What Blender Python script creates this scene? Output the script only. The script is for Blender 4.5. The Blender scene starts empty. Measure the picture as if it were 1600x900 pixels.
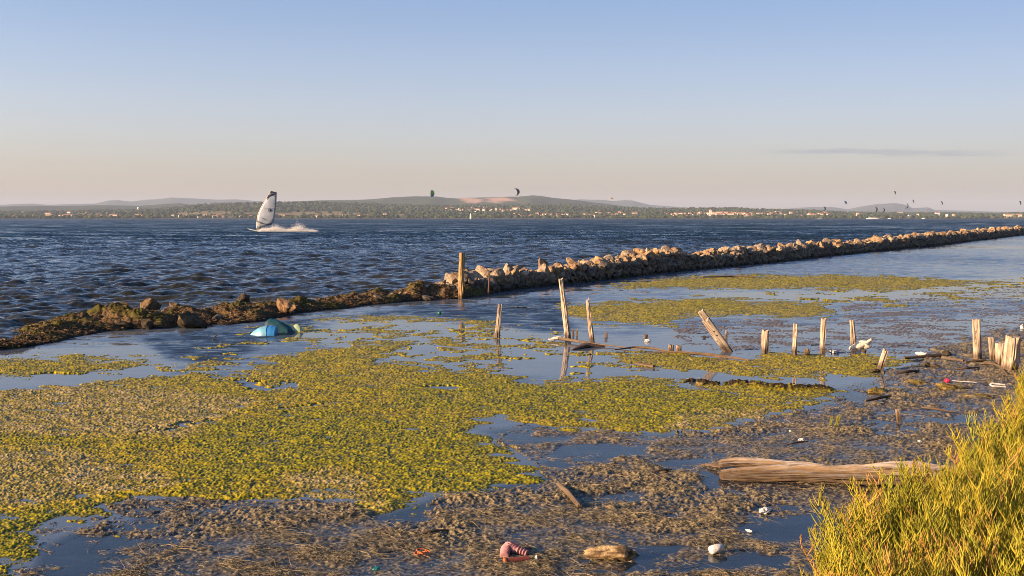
import bpy, math, random
import numpy as np
from mathutils import Vector, Matrix

R = math.radians
random.seed(7)
rng = np.random.default_rng(7)
scene = bpy.context.scene
COL = scene.collection

# ------------------------------------------------------------------ camera
CAMH = 1.7          # eye height over the water
F = 1800.0          # focal length in pixels of a 1600 px wide frame
HOR = 340.3         # row of the horizon
TILT = math.atan((450 - HOR) / F)
cam_d = bpy.data.cameras.new('camera')
cam = bpy.data.objects.new('camera', cam_d)
COL.objects.link(cam)
cam_d.sensor_width = 36.0
cam_d.lens = 36.0 * F / 1600.0
cam_d.clip_start = 0.05
cam_d.clip_end = 60000
cam.location = (0, 0, CAMH)
cam.rotation_euler = (math.pi / 2 - TILT, 0, 0)
scene.camera = cam

# ------------------------------------------------------------------ light
SUN_EL, SUN_AZ = R(15.0), R(-114.0)      # azimuth from +Y, clockwise positive (towards +X)
S = Vector((math.sin(SUN_AZ) * math.cos(SUN_EL), math.cos(SUN_AZ) * math.cos(SUN_EL), math.sin(SUN_EL)))
world = bpy.data.worlds.new('World')
scene.world = world
world.use_nodes = True
wt = world.node_tree
wt.nodes.clear()
w_out = wt.nodes.new('ShaderNodeOutputWorld')
w_bg = wt.nodes.new('ShaderNodeBackground')
w_bg.inputs['Strength'].default_value = 0.118
sky = wt.nodes.new('ShaderNodeTexSky')
sky.sky_type = 'NISHITA'
sky.sun_disc = False
sky.sun_elevation = SUN_EL
sky.sun_rotation = SUN_AZ
sky.air_density = 1.0
sky.dust_density = 0.7
sky.ozone_density = 3.2
sky.altitude = 0
# one thin grey-violet streak of cloud low over the right of the bay (part of the sky, by direction)
tc = wt.nodes.new('ShaderNodeTexCoord')
sep = wt.nodes.new('ShaderNodeSeparateXYZ')
wt.links.new(tc.outputs['Generated'], sep.inputs[0])


def wmath(op, a, b=None, c=None, clamp=False):
    n = wt.nodes.new('ShaderNodeMath')
    n.operation = op
    n.use_clamp = clamp
    for i, v in enumerate((a, b, c)):
        if v is None:
            continue
        if isinstance(v, (int, float)):
            n.inputs[i].default_value = v
        else:
            wt.links.new(v, n.inputs[i])
    return n.outputs[0]


el = wmath('ARCSINE', sep.outputs['Z'])                     # elevation
az = wmath('ARCTAN2', sep.outputs['X'], sep.outputs['Y'])   # azimuth from +Y


def cloud_streak(az0, az1, el0, slope, thick, seed):
    ns = wt.nodes.new('ShaderNodeTexNoise')
    ns.inputs['Scale'].default_value = 1.0
    ns.inputs['Detail'].default_value = 5
    cb = wt.nodes.new('ShaderNodeCombineXYZ')
    wt.links.new(wmath('MULTIPLY', az, 30.0), cb.inputs[0])
    wt.links.new(wmath('MULTIPLY', el, 260.0), cb.inputs[1])
    cb.inputs[2].default_value = seed
    wt.links.new(cb.outputs[0], ns.inputs['Vector'])
    mid = wmath('ADD', wmath('MULTIPLY', wmath('SUBTRACT', az, az0), slope), el0)
    dz = wmath('ABSOLUTE', wmath('SUBTRACT', el, mid))
    wob = wmath('MULTIPLY', wmath('SUBTRACT', ns.outputs[0], 0.42), thick * 3.0)
    v = wmath('DIVIDE', wmath('SUBTRACT', wmath('ADD', wob, thick), dz), thick * 0.8, clamp=True)
    e0 = wmath('DIVIDE', wmath('SUBTRACT', az, az0), 0.05, clamp=True)
    e1 = wmath('DIVIDE', wmath('SUBTRACT', az1, az), 0.05, clamp=True)
    return wmath('MULTIPLY', wmath('MULTIPLY', v, e0), e1)


c1 = cloud_streak(0.205, 0.41, 0.0560, -0.022, 0.0023, 3.1)
c2 = cloud_streak(0.29, 0.43, 0.0500, 0.0, 0.0008, 7.7)
csum = wmath('ADD', wmath('MULTIPLY', c1, 0.42), wmath('MULTIPLY', c2, 0.2), clamp=True)
# warm, slightly violet haze band hugging the horizon
hs = wt.nodes.new('ShaderNodeMix'); hs.data_type = 'RGBA'; hs.blend_type = 'MULTIPLY'
hz = wmath('POWER', wmath('SUBTRACT', 1.0, wmath('DIVIDE', wmath('ABSOLUTE', el), 0.42), clamp=True), 2.2)
wt.links.new(hz, hs.inputs['Factor'])
wt.links.new(sky.outputs[0], hs.inputs['A'])
hs.inputs['B'].default_value = (0.80, 0.66, 0.66, 1)
er = wt.nodes.new('ShaderNodeValToRGB')
er.color_ramp.interpolation = 'B_SPLINE'
for i_, (p_, c_) in enumerate([(0.0, (0.68, 0.615, 0.59)), (0.045, (0.72, 0.655, 0.635)), (0.17, (1.0, 0.81, 0.81)), (0.36, (0.78, 0.65, 0.67)), (0.9, (0.55, 0.66, 0.78))]):
    e_ = er.color_ramp.elements[i_] if i_ < 2 else er.color_ramp.elements.new(p_)
    e_.position = p_; e_.color = (*c_, 1)
wt.links.new(wmath('DIVIDE', el, 0.5, clamp=True), er.inputs[0])
hm1 = wt.nodes.new('ShaderNodeMix'); hm1.data_type = 'RGBA'; hm1.blend_type = 'MULTIPLY'; hm1.inputs['Factor'].default_value = 1.0
wt.links.new(hs.outputs['Result'], hm1.inputs['A']); wt.links.new(er.outputs[0], hm1.inputs['B'])
azf = wmath('DIVIDE', wmath('ADD', wmath('MINIMUM', wmath('MAXIMUM', az, -0.5), 0.5), 0.5), 1.0)
hm2 = wt.nodes.new('ShaderNodeMix'); hm2.data_type = 'RGBA'; hm2.blend_type = 'MULTIPLY'
wt.links.new(azf, hm2.inputs['Factor']); wt.links.new(hm1.outputs['Result'], hm2.inputs['A'])
hm2.inputs['B'].default_value = (0.59, 0.61, 0.645, 1)
mx = wt.nodes.new('ShaderNodeMix'); mx.data_type = 'RGBA'; mx.blend_type = 'MULTIPLY'
wt.links.new(csum, mx.inputs['Factor'])
wt.links.new(hm2.outputs['Result'], mx.inputs['A'])
mx.inputs['B'].default_value = (0.55, 0.60, 0.80, 1)
wt.links.new(mx.outputs['Result'], w_bg.inputs['Color'])
wt.links.new(w_bg.outputs[0], w_out.inputs[0])

sd = bpy.data.lights.new('sun', 'SUN')
sd.energy = 5.0
sd.angle = R(0.5)
sd.color = (1.0, 0.68, 0.40)
so = bpy.data.objects.new('sun', sd)
COL.objects.link(so)
so.rotation_euler = S.to_track_quat('Z', 'Y').to_euler()
so.location = (-30, -20, 30)

scene.view_settings.view_transform = 'Standard'
scene.view_settings.look = 'None'
scene.view_settings.gamma = 1.0
scene.view_settings.use_curve_mapping = False
scene.view_settings.exposure = 1.46
scene.render.engine = 'CYCLES'
scene.cycles.filter_width = 0.95
scene.cycles.max_bounces = 6
scene.cycles.diffuse_bounces = 2
scene.cycles.glossy_bounces = 3
scene.cycles.transparent_max_bounces = 10
scene.cycles.volume_bounces = 0
scene.cycles.use_denoising = True
scene.cycles.denoiser = 'OPENIMAGEDENOISE'
scene.cycles.denoising_input_passes = 'RGB_ALBEDO_NORMAL'
scene.cycles.denoising_prefilter = 'ACCURATE'
scene.cycles.sample_clamp_indirect = 4.0
scene.cycles.caustics_reflective = False
scene.cycles.caustics_refractive = False

# ------------------------------------------------------------------ projection helpers
CT, ST = math.cos(TILT), math.sin(TILT)


def ray(px, py):
    a = (np.asarray(px, float) - 800) / F
    b = (450 - np.asarray(py, float)) / F
    return a, CT + b * ST, -ST + b * CT


def ground_at(px, py, z=0.0):
    dx, dy, dz = ray(px, py)
    t = (z - CAMH) / dz
    return dx * t, dy * t


def G(px, py, z=0.0):
    x, y = ground_at(px, py, z)
    return Vector((float(x), float(y), z))


def at_depth(px, py, Y):
    dx, dy, dz = ray(px, py)
    t = Y / dy
    return Vector((float(dx * t), float(Y), float(CAMH + dz * t)))


def project(x, y, z):
    zz = z - CAMH
    dep = y * CT - zz * ST
    up = y * ST + zz * CT
    return 800 + F * x / dep, 450 - F * up / dep


# ------------------------------------------------------------------ noise
_perm = np.random.default_rng(11).permutation(4096).astype(np.int64)
_ga = np.random.default_rng(12).uniform(0, 2 * np.pi, 4096)
_gx, _gy = np.cos(_ga), np.sin(_ga)


def perlin(x, y, seed=0):
    xi = np.floor(x).astype(np.int64); yi = np.floor(y).astype(np.int64)
    xf = x - xi; yf = y - yi
    u = xf * xf * xf * (xf * (xf * 6 - 15) + 10)
    v = yf * yf * yf * (yf * (yf * 6 - 15) + 10)

    def g(ix, iy, fx, fy):
        h = _perm[(_perm[(ix + seed * 131) & 4095] + iy) & 4095]
        return _gx[h] * fx + _gy[h] * fy
    n00 = g(xi, yi, xf, yf); n10 = g(xi + 1, yi, xf - 1, yf)
    n01 = g(xi, yi + 1, xf, yf - 1); n11 = g(xi + 1, yi + 1, xf - 1, yf - 1)
    return ((n00 * (1 - u) + n10 * u) * (1 - v) + (n01 * (1 - u) + n11 * u) * v) * 1.4


def fbm(x, y, octv=4, seed=0, gain=0.5):
    s = 0; a = 1; tot = 0; f = 1
    for i in range(octv):
        s = s + a * perlin(x * f, y * f, seed + i * 7)
        tot += a; a *= gain; f *= 2.03
    return s / tot


def sm(a, b, x):
    t = np.clip((x - a) / (b - a), 0, 1)
    return t * t * (3 - 2 * t)


# ------------------------------------------------------------------ mesh helpers
def tag(o, label=None, cat=None, group=None, kind=None):
    if label: o['label'] = label
    if cat: o['category'] = cat
    if group: o['group'] = group
    if kind: o['kind'] = kind
    return o


def mesh_np(name, co, faces, mat=None, smooth=True, attrs=None):
    """faces: (n,4) or (n,3) int array or list of such arrays"""
    me = bpy.data.meshes.new(name)
    co = np.asarray(co, np.float32)
    if not isinstance(faces, list): faces = [faces]
    faces = [np.asarray(f, np.int32) for f in faces if len(f)]
    me.vertices.add(len(co)); me.vertices.foreach_set('co', co.ravel())
    tot = np.concatenate([np.full(len(f), f.shape[1], np.int32) for f in faces])
    idx = np.concatenate([f.ravel() for f in faces])
    st = np.concatenate([[0], np.cumsum(tot)[:-1]]).astype(np.int32)
    me.loops.add(len(idx)); me.loops.foreach_set('vertex_index', idx)
    me.polygons.add(len(tot)); me.polygons.foreach_set('loop_start', st)
    me.polygons.foreach_set('use_smooth', np.full(len(tot), smooth, bool))
    me.update(calc_edges=True)
    for an, (ty, arr) in (attrs or {}).items():
        at = me.attributes.new(an, ty, 'POINT')
        key = {'FLOAT': 'value', 'FLOAT_VECTOR': 'vector', 'FLOAT_COLOR': 'color'}[ty]
        arr = np.asarray(arr, np.float32)
        if ty == 'FLOAT_COLOR' and arr.shape[1] == 3:
            arr = np.concatenate([arr, np.ones((len(arr), 1), np.float32)], 1)
        at.data.foreach_set(key, arr.ravel())
    if mat: me.materials.append(mat)
    return me


def link(name, me, parent=None, loc=None):
    o = bpy.data.objects.new(name, me)
    COL.objects.link(o)
    if parent: o.parent = parent
    if loc is not None: o.location = loc
    return o


def empty(name, loc):
    o = bpy.data.objects.new(name, None)
    COL.objects.link(o)
    o.location = loc
    o.empty_display_size = 0.2
    return o


def grid_faces(nr, nc):
    a = np.arange(nr * nc, dtype=np.int32).reshape(nr, nc)
    return np.stack([a[:-1, :-1], a[:-1, 1:], a[1:, 1:], a[1:, :-1]], -1).reshape(-1, 4)


# ------------------------------------------------------------------ materials
def new_mat(name):
    m = bpy.data.materials.new(name)
    m.use_nodes = True
    nt = m.node_tree
    b = nt.nodes['Principled BSDF']
    return m, nt, b


def nd(nt, typ, **kw):
    n = nt.nodes.new(typ)
    for k, v in kw.items(): setattr(n, k, v)
    return n


def nmath(nt, op, a, b=None, c=None, clamp=False):
    n = nt.nodes.new('ShaderNodeMath'); n.operation = op; n.use_clamp = clamp
    for i, v in enumerate((a, b, c)):
        if v is None: continue
        if isinstance(v, (int, float)): n.inputs[i].default_value = v
        else: nt.links.new(v, n.inputs[i])
    return n.outputs[0]


def nnoise(nt, vec, scale, detail=4, rough=0.55, dist=0.0):
    n = nt.nodes.new('ShaderNodeTexNoise')
    n.inputs['Scale'].default_value = scale
    n.inputs['Detail'].default_value = detail
    n.inputs['Roughness'].default_value = rough
    n.inputs['Distortion'].default_value = dist
    if vec is not None: nt.links.new(vec, n.inputs['Vector'])
    return n


def nmap(nt, vec, scale=(1, 1, 1), loc=(0, 0, 0), rot=(0, 0, 0)):
    n = nt.nodes.new('ShaderNodeMapping')
    n.inputs['Scale'].default_value = scale
    n.inputs['Location'].default_value = loc
    n.inputs['Rotation'].default_value = rot
    nt.links.new(vec, n.inputs['Vector'])
    return n.outputs[0]


def nramp(nt, fac, stops):
    n = nt.nodes.new('ShaderNodeValToRGB')
    cr = n.color_ramp
    while len(cr.elements) < len(stops): cr.elements.new(0.5)
    for e, (p, c) in zip(cr.elements, stops):
        e.position = p
        e.color = (c[0], c[1], c[2], 1)
    nt.links.new(fac, n.inputs[0])
    return n.outputs[0]


def nmix(nt, fac, a, b, blend='MIX'):
    n = nt.nodes.new('ShaderNodeMix'); n.data_type = 'RGBA'; n.blend_type = blend
    for s, v in (('Factor', fac), ('A', a), ('B', b)):
        if isinstance(v, (int, float)): n.inputs[s].default_value = v
        elif isinstance(v, tuple): n.inputs[s].default_value = (v[0], v[1], v[2], 1)
        else: nt.links.new(v, n.inputs[s])
    return n.outputs['Result']


def nattr(nt, name):
    n = nt.nodes.new('ShaderNodeAttribute'); n.attribute_name = name
    return n


def nbump(nt, b, height, strength=0.5, dist=0.01):
    n = nt.nodes.new('ShaderNodeBump')
    n.inputs['Strength'].default_value = strength
    n.inputs['Distance'].default_value = dist
    nt.links.new(height, n.inputs['Height'])
    nt.links.new(n.outputs[0], b.inputs['Normal'])


def geo_pos(nt):
    return nt.nodes.new('ShaderNodeNewGeometry').outputs['Position']


def mat_plain(name, col, rough=0.6, var=0.25, scale=30, metallic=0.0):
    m, nt, b = new_mat(name)
    tcn = nd(nt, 'ShaderNodeTexCoord')
    n = nnoise(nt, tcn.outputs['Object'], scale, 5)
    lo = tuple(c * (1 - var) for c in col); hi = tuple(min(1, c * (1 + var)) for c in col)
    c = nramp(nt, n.outputs[0], [(0.3, lo), (0.7, hi)])
    nt.links.new(c, b.inputs['Base Color'])
    b.inputs['Roughness'].default_value = rough
    b.inputs['Metallic'].default_value = metallic
    nbump(nt, b, n.outputs[0], 0.3, 0.01)
    return m


def tilt_normal(nt, amount, layers, bias=(0.0, 0.0)):
    """unit normal tilted by noise slopes; amount: socket or float. layers: (scale, aniso_xyz, weight)"""
    pos = geo_pos(nt)
    acc = None
    for i, (sc, an, wgt) in enumerate(layers):
        v = nmap(nt, pos, scale=an, rot=(0, 0, 0.35), loc=(3.1 * i, 1.7 * i, 0))
        n = nnoise(nt, v, sc, 2, 0.5)
        s = nd(nt, 'ShaderNodeVectorMath', operation='SUBTRACT')
        nt.links.new(n.outputs['Color'], s.inputs[0])
        s.inputs[1].default_value = (0.5, 0.5, 0.5)
        s2 = nd(nt, 'ShaderNodeVectorMath', operation='SCALE')
        nt.links.new(s.outputs[0], s2.inputs[0]); s2.inputs['Scale'].default_value = wgt
        if acc is None: acc = s2.outputs[0]
        else:
            a = nd(nt, 'ShaderNodeVectorMath', operation='ADD')
            nt.links.new(acc, a.inputs[0]); nt.links.new(s2.outputs[0], a.inputs[1])
            acc = a.outputs[0]
    a = nd(nt, 'ShaderNodeVectorMath', operation='ADD')
    nt.links.new(acc, a.inputs[0]); a.inputs[1].default_value = (bias[0], bias[1], 0)
    k = nd(nt, 'ShaderNodeVectorMath', operation='SCALE')
    nt.links.new(a.outputs[0], k.inputs[0])
    if isinstance(amount, (int, float)): k.inputs['Scale'].default_value = amount
    else: nt.links.new(amount, k.inputs['Scale'])
    f = nd(nt, 'ShaderNodeVectorMath', operation='MULTIPLY')
    nt.links.new(k.outputs[0], f.inputs[0]); f.inputs[1].default_value = (1, 1, 0)
    g = nt.nodes.new('ShaderNodeNewGeometry')
    ad = nd(nt, 'ShaderNodeVectorMath', operation='ADD')
    nt.links.new(g.outputs['Normal'], ad.inputs[0]); nt.links.new(f.outputs[0], ad.inputs[1])
    nn = nd(nt, 'ShaderNodeVectorMath', operation='NORMALIZE')
    nt.links.new(ad.outputs[0], nn.inputs[0])
    return nn.outputs[0]


def mat_sea():
    m, nt, b = new_mat('sea_water')
    b.inputs['Base Color'].default_value = (0.008, 0.024, 0.042, 1)
    b.inputs['Roughness'].default_value = 0.08
    b.inputs['IOR'].default_value = 1.33
    at = nattr(nt, 'far')
    amt = nmath(nt, 'ADD', nmath(nt, 'MULTIPLY', at.outputs['Fac'], 1.14), 0.11)
    n = tilt_normal(nt, amt, [(11, (1, 1.6, 1), 0.8), (1.1, (1, 1.8, 1), 1.0), (0.16, (1, 1.6, 1), 1.1), (0.035, (1, 1.5, 1), 0.4)], bias=(-0.04, -0.30))
    nt.links.new(n, b.inputs['Normal'])
    # flecks of foam on the crests, with slow gust patches
    pos = geo_pos(nt)
    f = nnoise(nt, nmap(nt, pos, scale=(1, 2.4, 0)), 0.55, 6, 0.68)
    f2 = nnoise(nt, nmap(nt, pos, scale=(1, 1, 0)), 0.05, 2)
    foam = nmath(nt, 'SUBTRACT', nmath(nt, 'ADD', f.outputs[0], nmath(nt, 'MULTIPLY', f2.outputs[0], 0.12)), 0.80)
    foam = nmath(nt, 'MULTIPLY', foam, 22.0, clamp=True)
    cr = nattr(nt, 'foam')
    foam = nmath(nt, 'MAXIMUM', foam, nmath(nt, 'MULTIPLY', cr.outputs['Fac'], nmath(nt, 'MULTIPLY', nmath(nt, 'SUBTRACT', nnoise(nt, pos, 9, 6, 0.75).outputs[0], 0.50), 6.0, clamp=True)))
    body = nmix(nt, at.outputs['Fac'], (0.026, 0.025, 0.014), (0.008, 0.022, 0.040))
    c = nmix(nt, foam, body, (0.55, 0.56, 0.58))
    nt.links.new(c, b.inputs['Base Color'])
    r = nmath(nt, 'ADD', nmath(nt, 'MULTIPLY', foam, 0.6), 0.08)
    nt.links.new(r, b.inputs['Roughness'])
    return m


def mat_lagoon():
    m = bpy.data.materials.new('shallow_water'); m.use_nodes = True
    nt = m.node_tree; nt.nodes.clear()
    out = nd(nt, 'ShaderNodeOutputMaterial')
    tr = nd(nt, 'ShaderNodeBsdfTransparent')
    tr.inputs[0].default_value = (0.62, 0.64, 0.70, 1)
    gl = nd(nt, 'ShaderNodeBsdfGlossy')
    gl.inputs['Roughness'].default_value = 0.03
    df = nd(nt, 'ShaderNodeBsdfDiffuse')
    df.inputs[0].default_value = (0.115, 0.15, 0.195, 1)
    rp = nattr(nt, 'ripple')
    n = tilt_normal(nt, rp.outputs['Fac'], [(14, (1, 2.0, 1), 0.8), (3, (1, 2.0, 1), 1.7), (0.9, (1, 2, 1), 0.9)], bias=(0.0, -0.32))
    fr = nd(nt, 'ShaderNodeFresnel'); fr.inputs['IOR'].default_value = 1.37
    for t in (fr, gl): nt.links.new(n, t.inputs['Normal'])
    mA = nd(nt, 'ShaderNodeMixShader'); nt.links.new(nattr(nt, 'murk').outputs['Fac'], mA.inputs[0])
    nt.links.new(tr.outputs[0], mA.inputs[1]); nt.links.new(df.outputs[0], mA.inputs[2])
    mB = nd(nt, 'ShaderNodeMixShader')
    nt.links.new(fr.outputs[0], mB.inputs[0])
    nt.links.new(mA.outputs[0], mB.inputs[1]); nt.links.new(gl.outputs[0], mB.inputs[2])
    nt.links.new(mB.outputs[0], out.inputs[0])
    return m


def mat_attr(name, rough=0.7, var=0.35, scale=60, bump=0.4, bdist=0.004, wet=False, spec=0.5):
    """base colour from a vertex colour named 'col', broken up by fine noise"""
    m, nt, b = new_mat(name)
    c = nattr(nt, 'col')
    pos = geo_pos(nt)
    n = nnoise(nt, pos, scale, 6, 0.65)
    n2 = nnoise(nt, pos, scale * 0.23, 4, 0.6)
    k = nmath(nt, 'ADD', nmath(nt, 'MULTIPLY', n.outputs[0], var * 3), nmath(nt, 'MULTIPLY', n2.outputs[0], var * 2))
    k = nmath(nt, 'ADD', k, 1 - var * 2.5)
    s = nd(nt, 'ShaderNodeVectorMath', operation='SCALE')
    nt.links.new(c.outputs['Color'], s.inputs[0]); nt.links.new(k, s.inputs['Scale'])
    nt.links.new(s.outputs[0], b.inputs['Base Color'])
    b.inputs['Roughness'].default_value = rough
    b.inputs['Specular IOR Level'].default_value = spec
    if wet:
        w = nattr(nt, 'wet')
        nt.links.new(nmath(nt, 'ADD', nmath(nt, 'MULTIPLY', w.outputs['Fac'], 0.40), spec), b.inputs['Specular IOR Level'])
        r = nmath(nt, 'SUBTRACT', rough, nmath(nt, 'MULTIPLY', w.outputs['Fac'], rough - 0.25))
        nt.links.new(r, b.inputs['Roughness'])
    if bump: nbump(nt, b, n.outputs[0], bump, bdist)
    return m


def mat_rock():
    m, nt, b = new_mat('jetty_stone')
    pos = geo_pos(nt)
    oi = nd(nt, 'ShaderNodeObjectInfo')
    n1 = nnoise(nt, pos, 2.3, 6, 0.6)
    n2 = nnoise(nt, pos, 14, 8, 0.65)
    n3 = nnoise(nt, pos, 60, 5, 0.6)
    base = nramp(nt, n1.outputs[0], [(0.30, (0.19, 0.17, 0.145)), (0.5, (0.30, 0.24, 0.17)), (0.68, (0.42, 0.31, 0.19))])
    spots = nramp(nt, n2.outputs[0], [(0.38, (0.35, 0.33, 0.32)), (0.58, (1, 1, 1))])
    c = nmix(nt, 0.85, base, spots, 'MULTIPLY')
    # black weed and lichen stain in the splash zone
    tn = nattr(nt, 'tone')  # per-stone tone; on jetty stones it also carries painted sun and shade
    c = nmix(nt, 1.0, c, tn.outputs['Color'], 'MULTIPLY')
    sx = nd(nt, 'ShaderNodeSeparateXYZ'); nt.links.new(pos, sx.inputs[0])
    st = nmath(nt, 'ADD', sx.outputs['Z'], nmath(nt, 'MULTIPLY', n1.outputs[0], -0.17))
    st = nmath(nt, 'SUBTRACT', 1.0, nmath(nt, 'DIVIDE', nmath(nt, 'ADD', st, 0.05), 0.11), clamp=True)
    c = nmix(nt, nmath(nt, 'MULTIPLY', st, 0.85), c, (0.022, 0.02, 0.014))
    nt.links.new(c, b.inputs['Base Color'])
    b.inputs['Roughness'].default_value = 0.85
    b.inputs['Specular IOR Level'].default_value = 0.15
    h = nmath(nt, 'ADD', nmath(nt, 'MULTIPLY', n2.outputs[0], 1.0), nmath(nt, 'MULTIPLY', n3.outputs[0], 0.4))
    nbump(nt, b, h, 0.8, 0.03)
    return m


def mat_wood(name, light=(0.56, 0.45, 0.33), dark=(0.13, 0.09, 0.06), stain=True, grey=0.0, zoff=0.11):
    m, nt, b = new_mat(name)
    g = nattr(nt, 'grain')
    v = nmap(nt, g.outputs['Vector'], scale=(30, 30, 8) if name == 'driftwood' else (70, 70, 2.5))
    n = nnoise(nt, v, 1.0, 6, 0.62, 0.4)
    v2 = nmap(nt, g.outputs['Vector'], scale=(14, 14, 3))
    n2 = nnoise(nt, v2, 1.0, 5, 0.6)
    c = nramp(nt, n.outputs[0], [(0.36, dark), (0.46, tuple((l * .75 + d * .25) for l, d in zip(light, dark))), (0.57, light)])
    c2 = nramp(nt, n2.outputs[0], [(0.32, (0.55, 0.50, 0.46)), (0.6, (1, 1, 1))])
    c = nmix(nt, 0.8, c, c2, 'MULTIPLY')
    v3 = nmap(nt, g.outputs['Vector'], scale=(26, 26, 1.3), loc=(4, 2, 1))
    n3 = nnoise(nt, v3, 1.0, 4, 0.55, 0.8)
    ck_ = nmath(nt, 'SUBTRACT', 1.0, nmath(nt, 'DIVIDE', nmath(nt, 'ABSOLUTE', nmath(nt, 'SUBTRACT', n3.outputs[0], 0.5)), 0.022), clamp=True)
    c = nmix(nt, nmath(nt, 'MULTIPLY', ck_, 0.85), c, (0.03, 0.02, 0.013))
    if name == 'driftwood':
        gn = nt.nodes.new('ShaderNodeNewGeometry'); sn = nd(nt, 'ShaderNodeSeparateXYZ'); nt.links.new(gn.outputs['Normal'], sn.inputs[0])
        top = nmath(nt, 'MULTIPLY', nmath(nt, 'SUBTRACT', sn.outputs['Z'], 0.35), 2.2, clamp=True)
        gc = nramp(nt, n.outputs[0], [(0.36, (0.20, 0.175, 0.155)), (0.5, (0.38, 0.345, 0.31)), (0.6, (0.47, 0.43, 0.39))])
        c = nmix(nt, nmath(nt, 'MULTIPLY', top, 0.8), c, gc)
    if stain:
        pos = geo_pos(nt)
        sx = nd(nt, 'ShaderNodeSeparateXYZ'); nt.links.new(pos, sx.inputs[0])
        st = nmath(nt, 'SUBTRACT', 1.0, nmath(nt, 'DIVIDE', nmath(nt, 'SUBTRACT', sx.outputs['Z'], nmath(nt, 'MULTIPLY', n2.outputs[0], zoff)), 0.07), clamp=True)
        c = nmix(nt, nmath(nt, 'MULTIPLY', st, 0.8), c, (0.05, 0.03, 0.015))
    nt.links.new(c, b.inputs['Base Color'])
    b.inputs['Roughness'].default_value = 0.8
    b.inputs['Specular IOR Level'].default_value = 0.2
    nbump(nt, b, n.outputs[0], 0.7, 0.006)
    return m


M = {}
M['sea'] = mat_sea()
M['lagoon'] = mat_lagoon()
M['ground'] = mat_attr('mud_and_algae', rough=0.75, var=0.28, scale=110, bump=0.5, bdist=0.004, wet=True, spec=0.08)
M['wrack'] = mat_attr('dried_seagrass', rough=0.8, var=0.4, scale=45, bump=0.8, bdist=0.02, spec=0.12)
M['strand'] = mat_attr('seagrass_fibre', rough=0.7, var=0.2, scale=30, bump=0, spec=0.08)
M['rock'] = mat_rock()
M['wood'] = mat_wood('weathered_wood')
M['pole'] = mat_wood('pole_wood', (0.46, 0.30, 0.13), (0.16, 0.09, 0.04))
M['drift'] = mat_wood('driftwood', (0.40, 0.29, 0.18), (0.17, 0.115, 0.07), zoff=0.10)
M['darkwood'] = mat_wood('wet_dark_wood', (0.12, 0.085, 0.06), (0.03, 0.02, 0.015), stain=False)
M['hill'] = mat_attr('hill_scrub', rough=0.95, var=0.25, scale=0.03, bump=0, spec=0.0)
M['tree'] = mat_attr('far_foliage', rough=0.95, var=0.3, scale=0.3, bump=0, spec=0.0)
M['plant'] = mat_attr('glasswort', rough=0.5, var=0.12, scale=40, bump=0, spec=0.2)

# ------------------------------------------------------------------ zones of the shore, as outlines in plan
def interp(pts, x):
    p = np.array(pts, float)
    return np.interp(x, p[:, 0], p[:, 1])


JBASE = [(-500, 596), (-200, 566), (0, 546), (60, 540), (120, 527), (180, 516), (270, 511), (340, 508), (420, 500), (480, 487),
         (560, 478), (640, 469), (720, 465), (800, 453), (880, 445), (940, 438), (1000, 431), (1040, 426), (1100, 420.5), (1200, 411), (1250, 405.5),
         (1300, 400), (1350, 394.5), (1450, 384.5), (1550, 373), (1600, 367), (1700, 360.5), (1850, 355), (2100, 351)]

ALGAE = [
    [(-400, 560), (0, 562), (100, 556), (200, 557), (238, 566), (228, 574), (170, 582), (120, 591), (60, 594), (0, 590), (-400, 610)],
    [(-400, 606), (0, 606), (60, 602), (130, 598), (200, 593), (260, 586), (330, 578), (345, 585), (400, 578), (380, 570), (430, 560),
     (480, 545), (560, 535), (620, 545), (640, 552), (600, 560), (620, 568), (690, 572), (760, 582), (850, 590), (900, 592),
     (1000, 586), (1060, 598), (1080, 610), (1200, 620), (1290, 626), (1270, 640), (1200, 650), (1180, 660), (1100, 672),
     (1000, 675), (930, 672), (850, 668), (830, 660), (790, 655), (740, 664), (735, 680), (760, 690), (800, 702), (832, 720), (838, 742),
     (800, 760), (750, 772), (700, 768), (660, 780), (600, 798), (540, 800), (500, 788), (480, 778), (430, 783), (350, 778),
     (260, 776), (200, 785), (170, 796), (200, 815), (150, 826), (110, 828), (60, 850), (34, 880), (24, 920), (0, 1000), (-400, 1300)],
    [(860, 478), (960, 470), (1100, 464), (1230, 469), (1290, 478), (1300, 492), (1260, 499), (1200, 496), (1150, 492), (1090, 495),
     (1060, 501), (1050, 510), (960, 508), (920, 505), (890, 492)],
    [(925, 449), (1000, 437), (1080, 430), (1200, 428), (1400, 430), (1480, 436), (1560, 438), (1580, 442), (1500, 447),
     (1440, 451), (1380, 456), (1250, 452), (1150, 453), (1040, 452)],
    [(940, 560), (1060, 550), (1150, 556), (1200, 552), (1270, 553), (1380, 552), (1425, 560), (1410, 572), (1370, 590), (1290, 594),
     (1230, 590), (1150, 586), (1100, 580), (1000, 574)],
    [(1080, 598), (1160, 600), (1250, 603), (1300, 608), (1300, 626), (1200, 625), (1100, 614)],
    [(552, 516), (600, 511), (640, 514), (632, 522), (590, 528), (560, 524)],
    [(480, 497), (560, 493), (650, 494), (780, 499), (760, 504), (650, 503), (560, 501)],
    [(655, 516), (690, 520), (740, 535), (800, 548), (780, 553), (700, 543), (660, 528)],
    [(440, 548), (560, 534), (640, 534), (650, 550), (560, 556)],
]
HOLES = [[(664, 605), (700, 604), (722, 608), (700, 614), (670, 612)],
         [(330, 591), (345, 590), (400, 598), (470, 603), (466, 607), (390, 604)],
         [(455, 640), (520, 632), (515, 637), (460, 645)],
         [(270, 668), (330, 655), (350, 656), (300, 668), (220, 686)],
         [(60, 588), (200, 578), (240, 572), (300, 572), (230, 588), (120, 602), (30, 604)],
         ]
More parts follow.
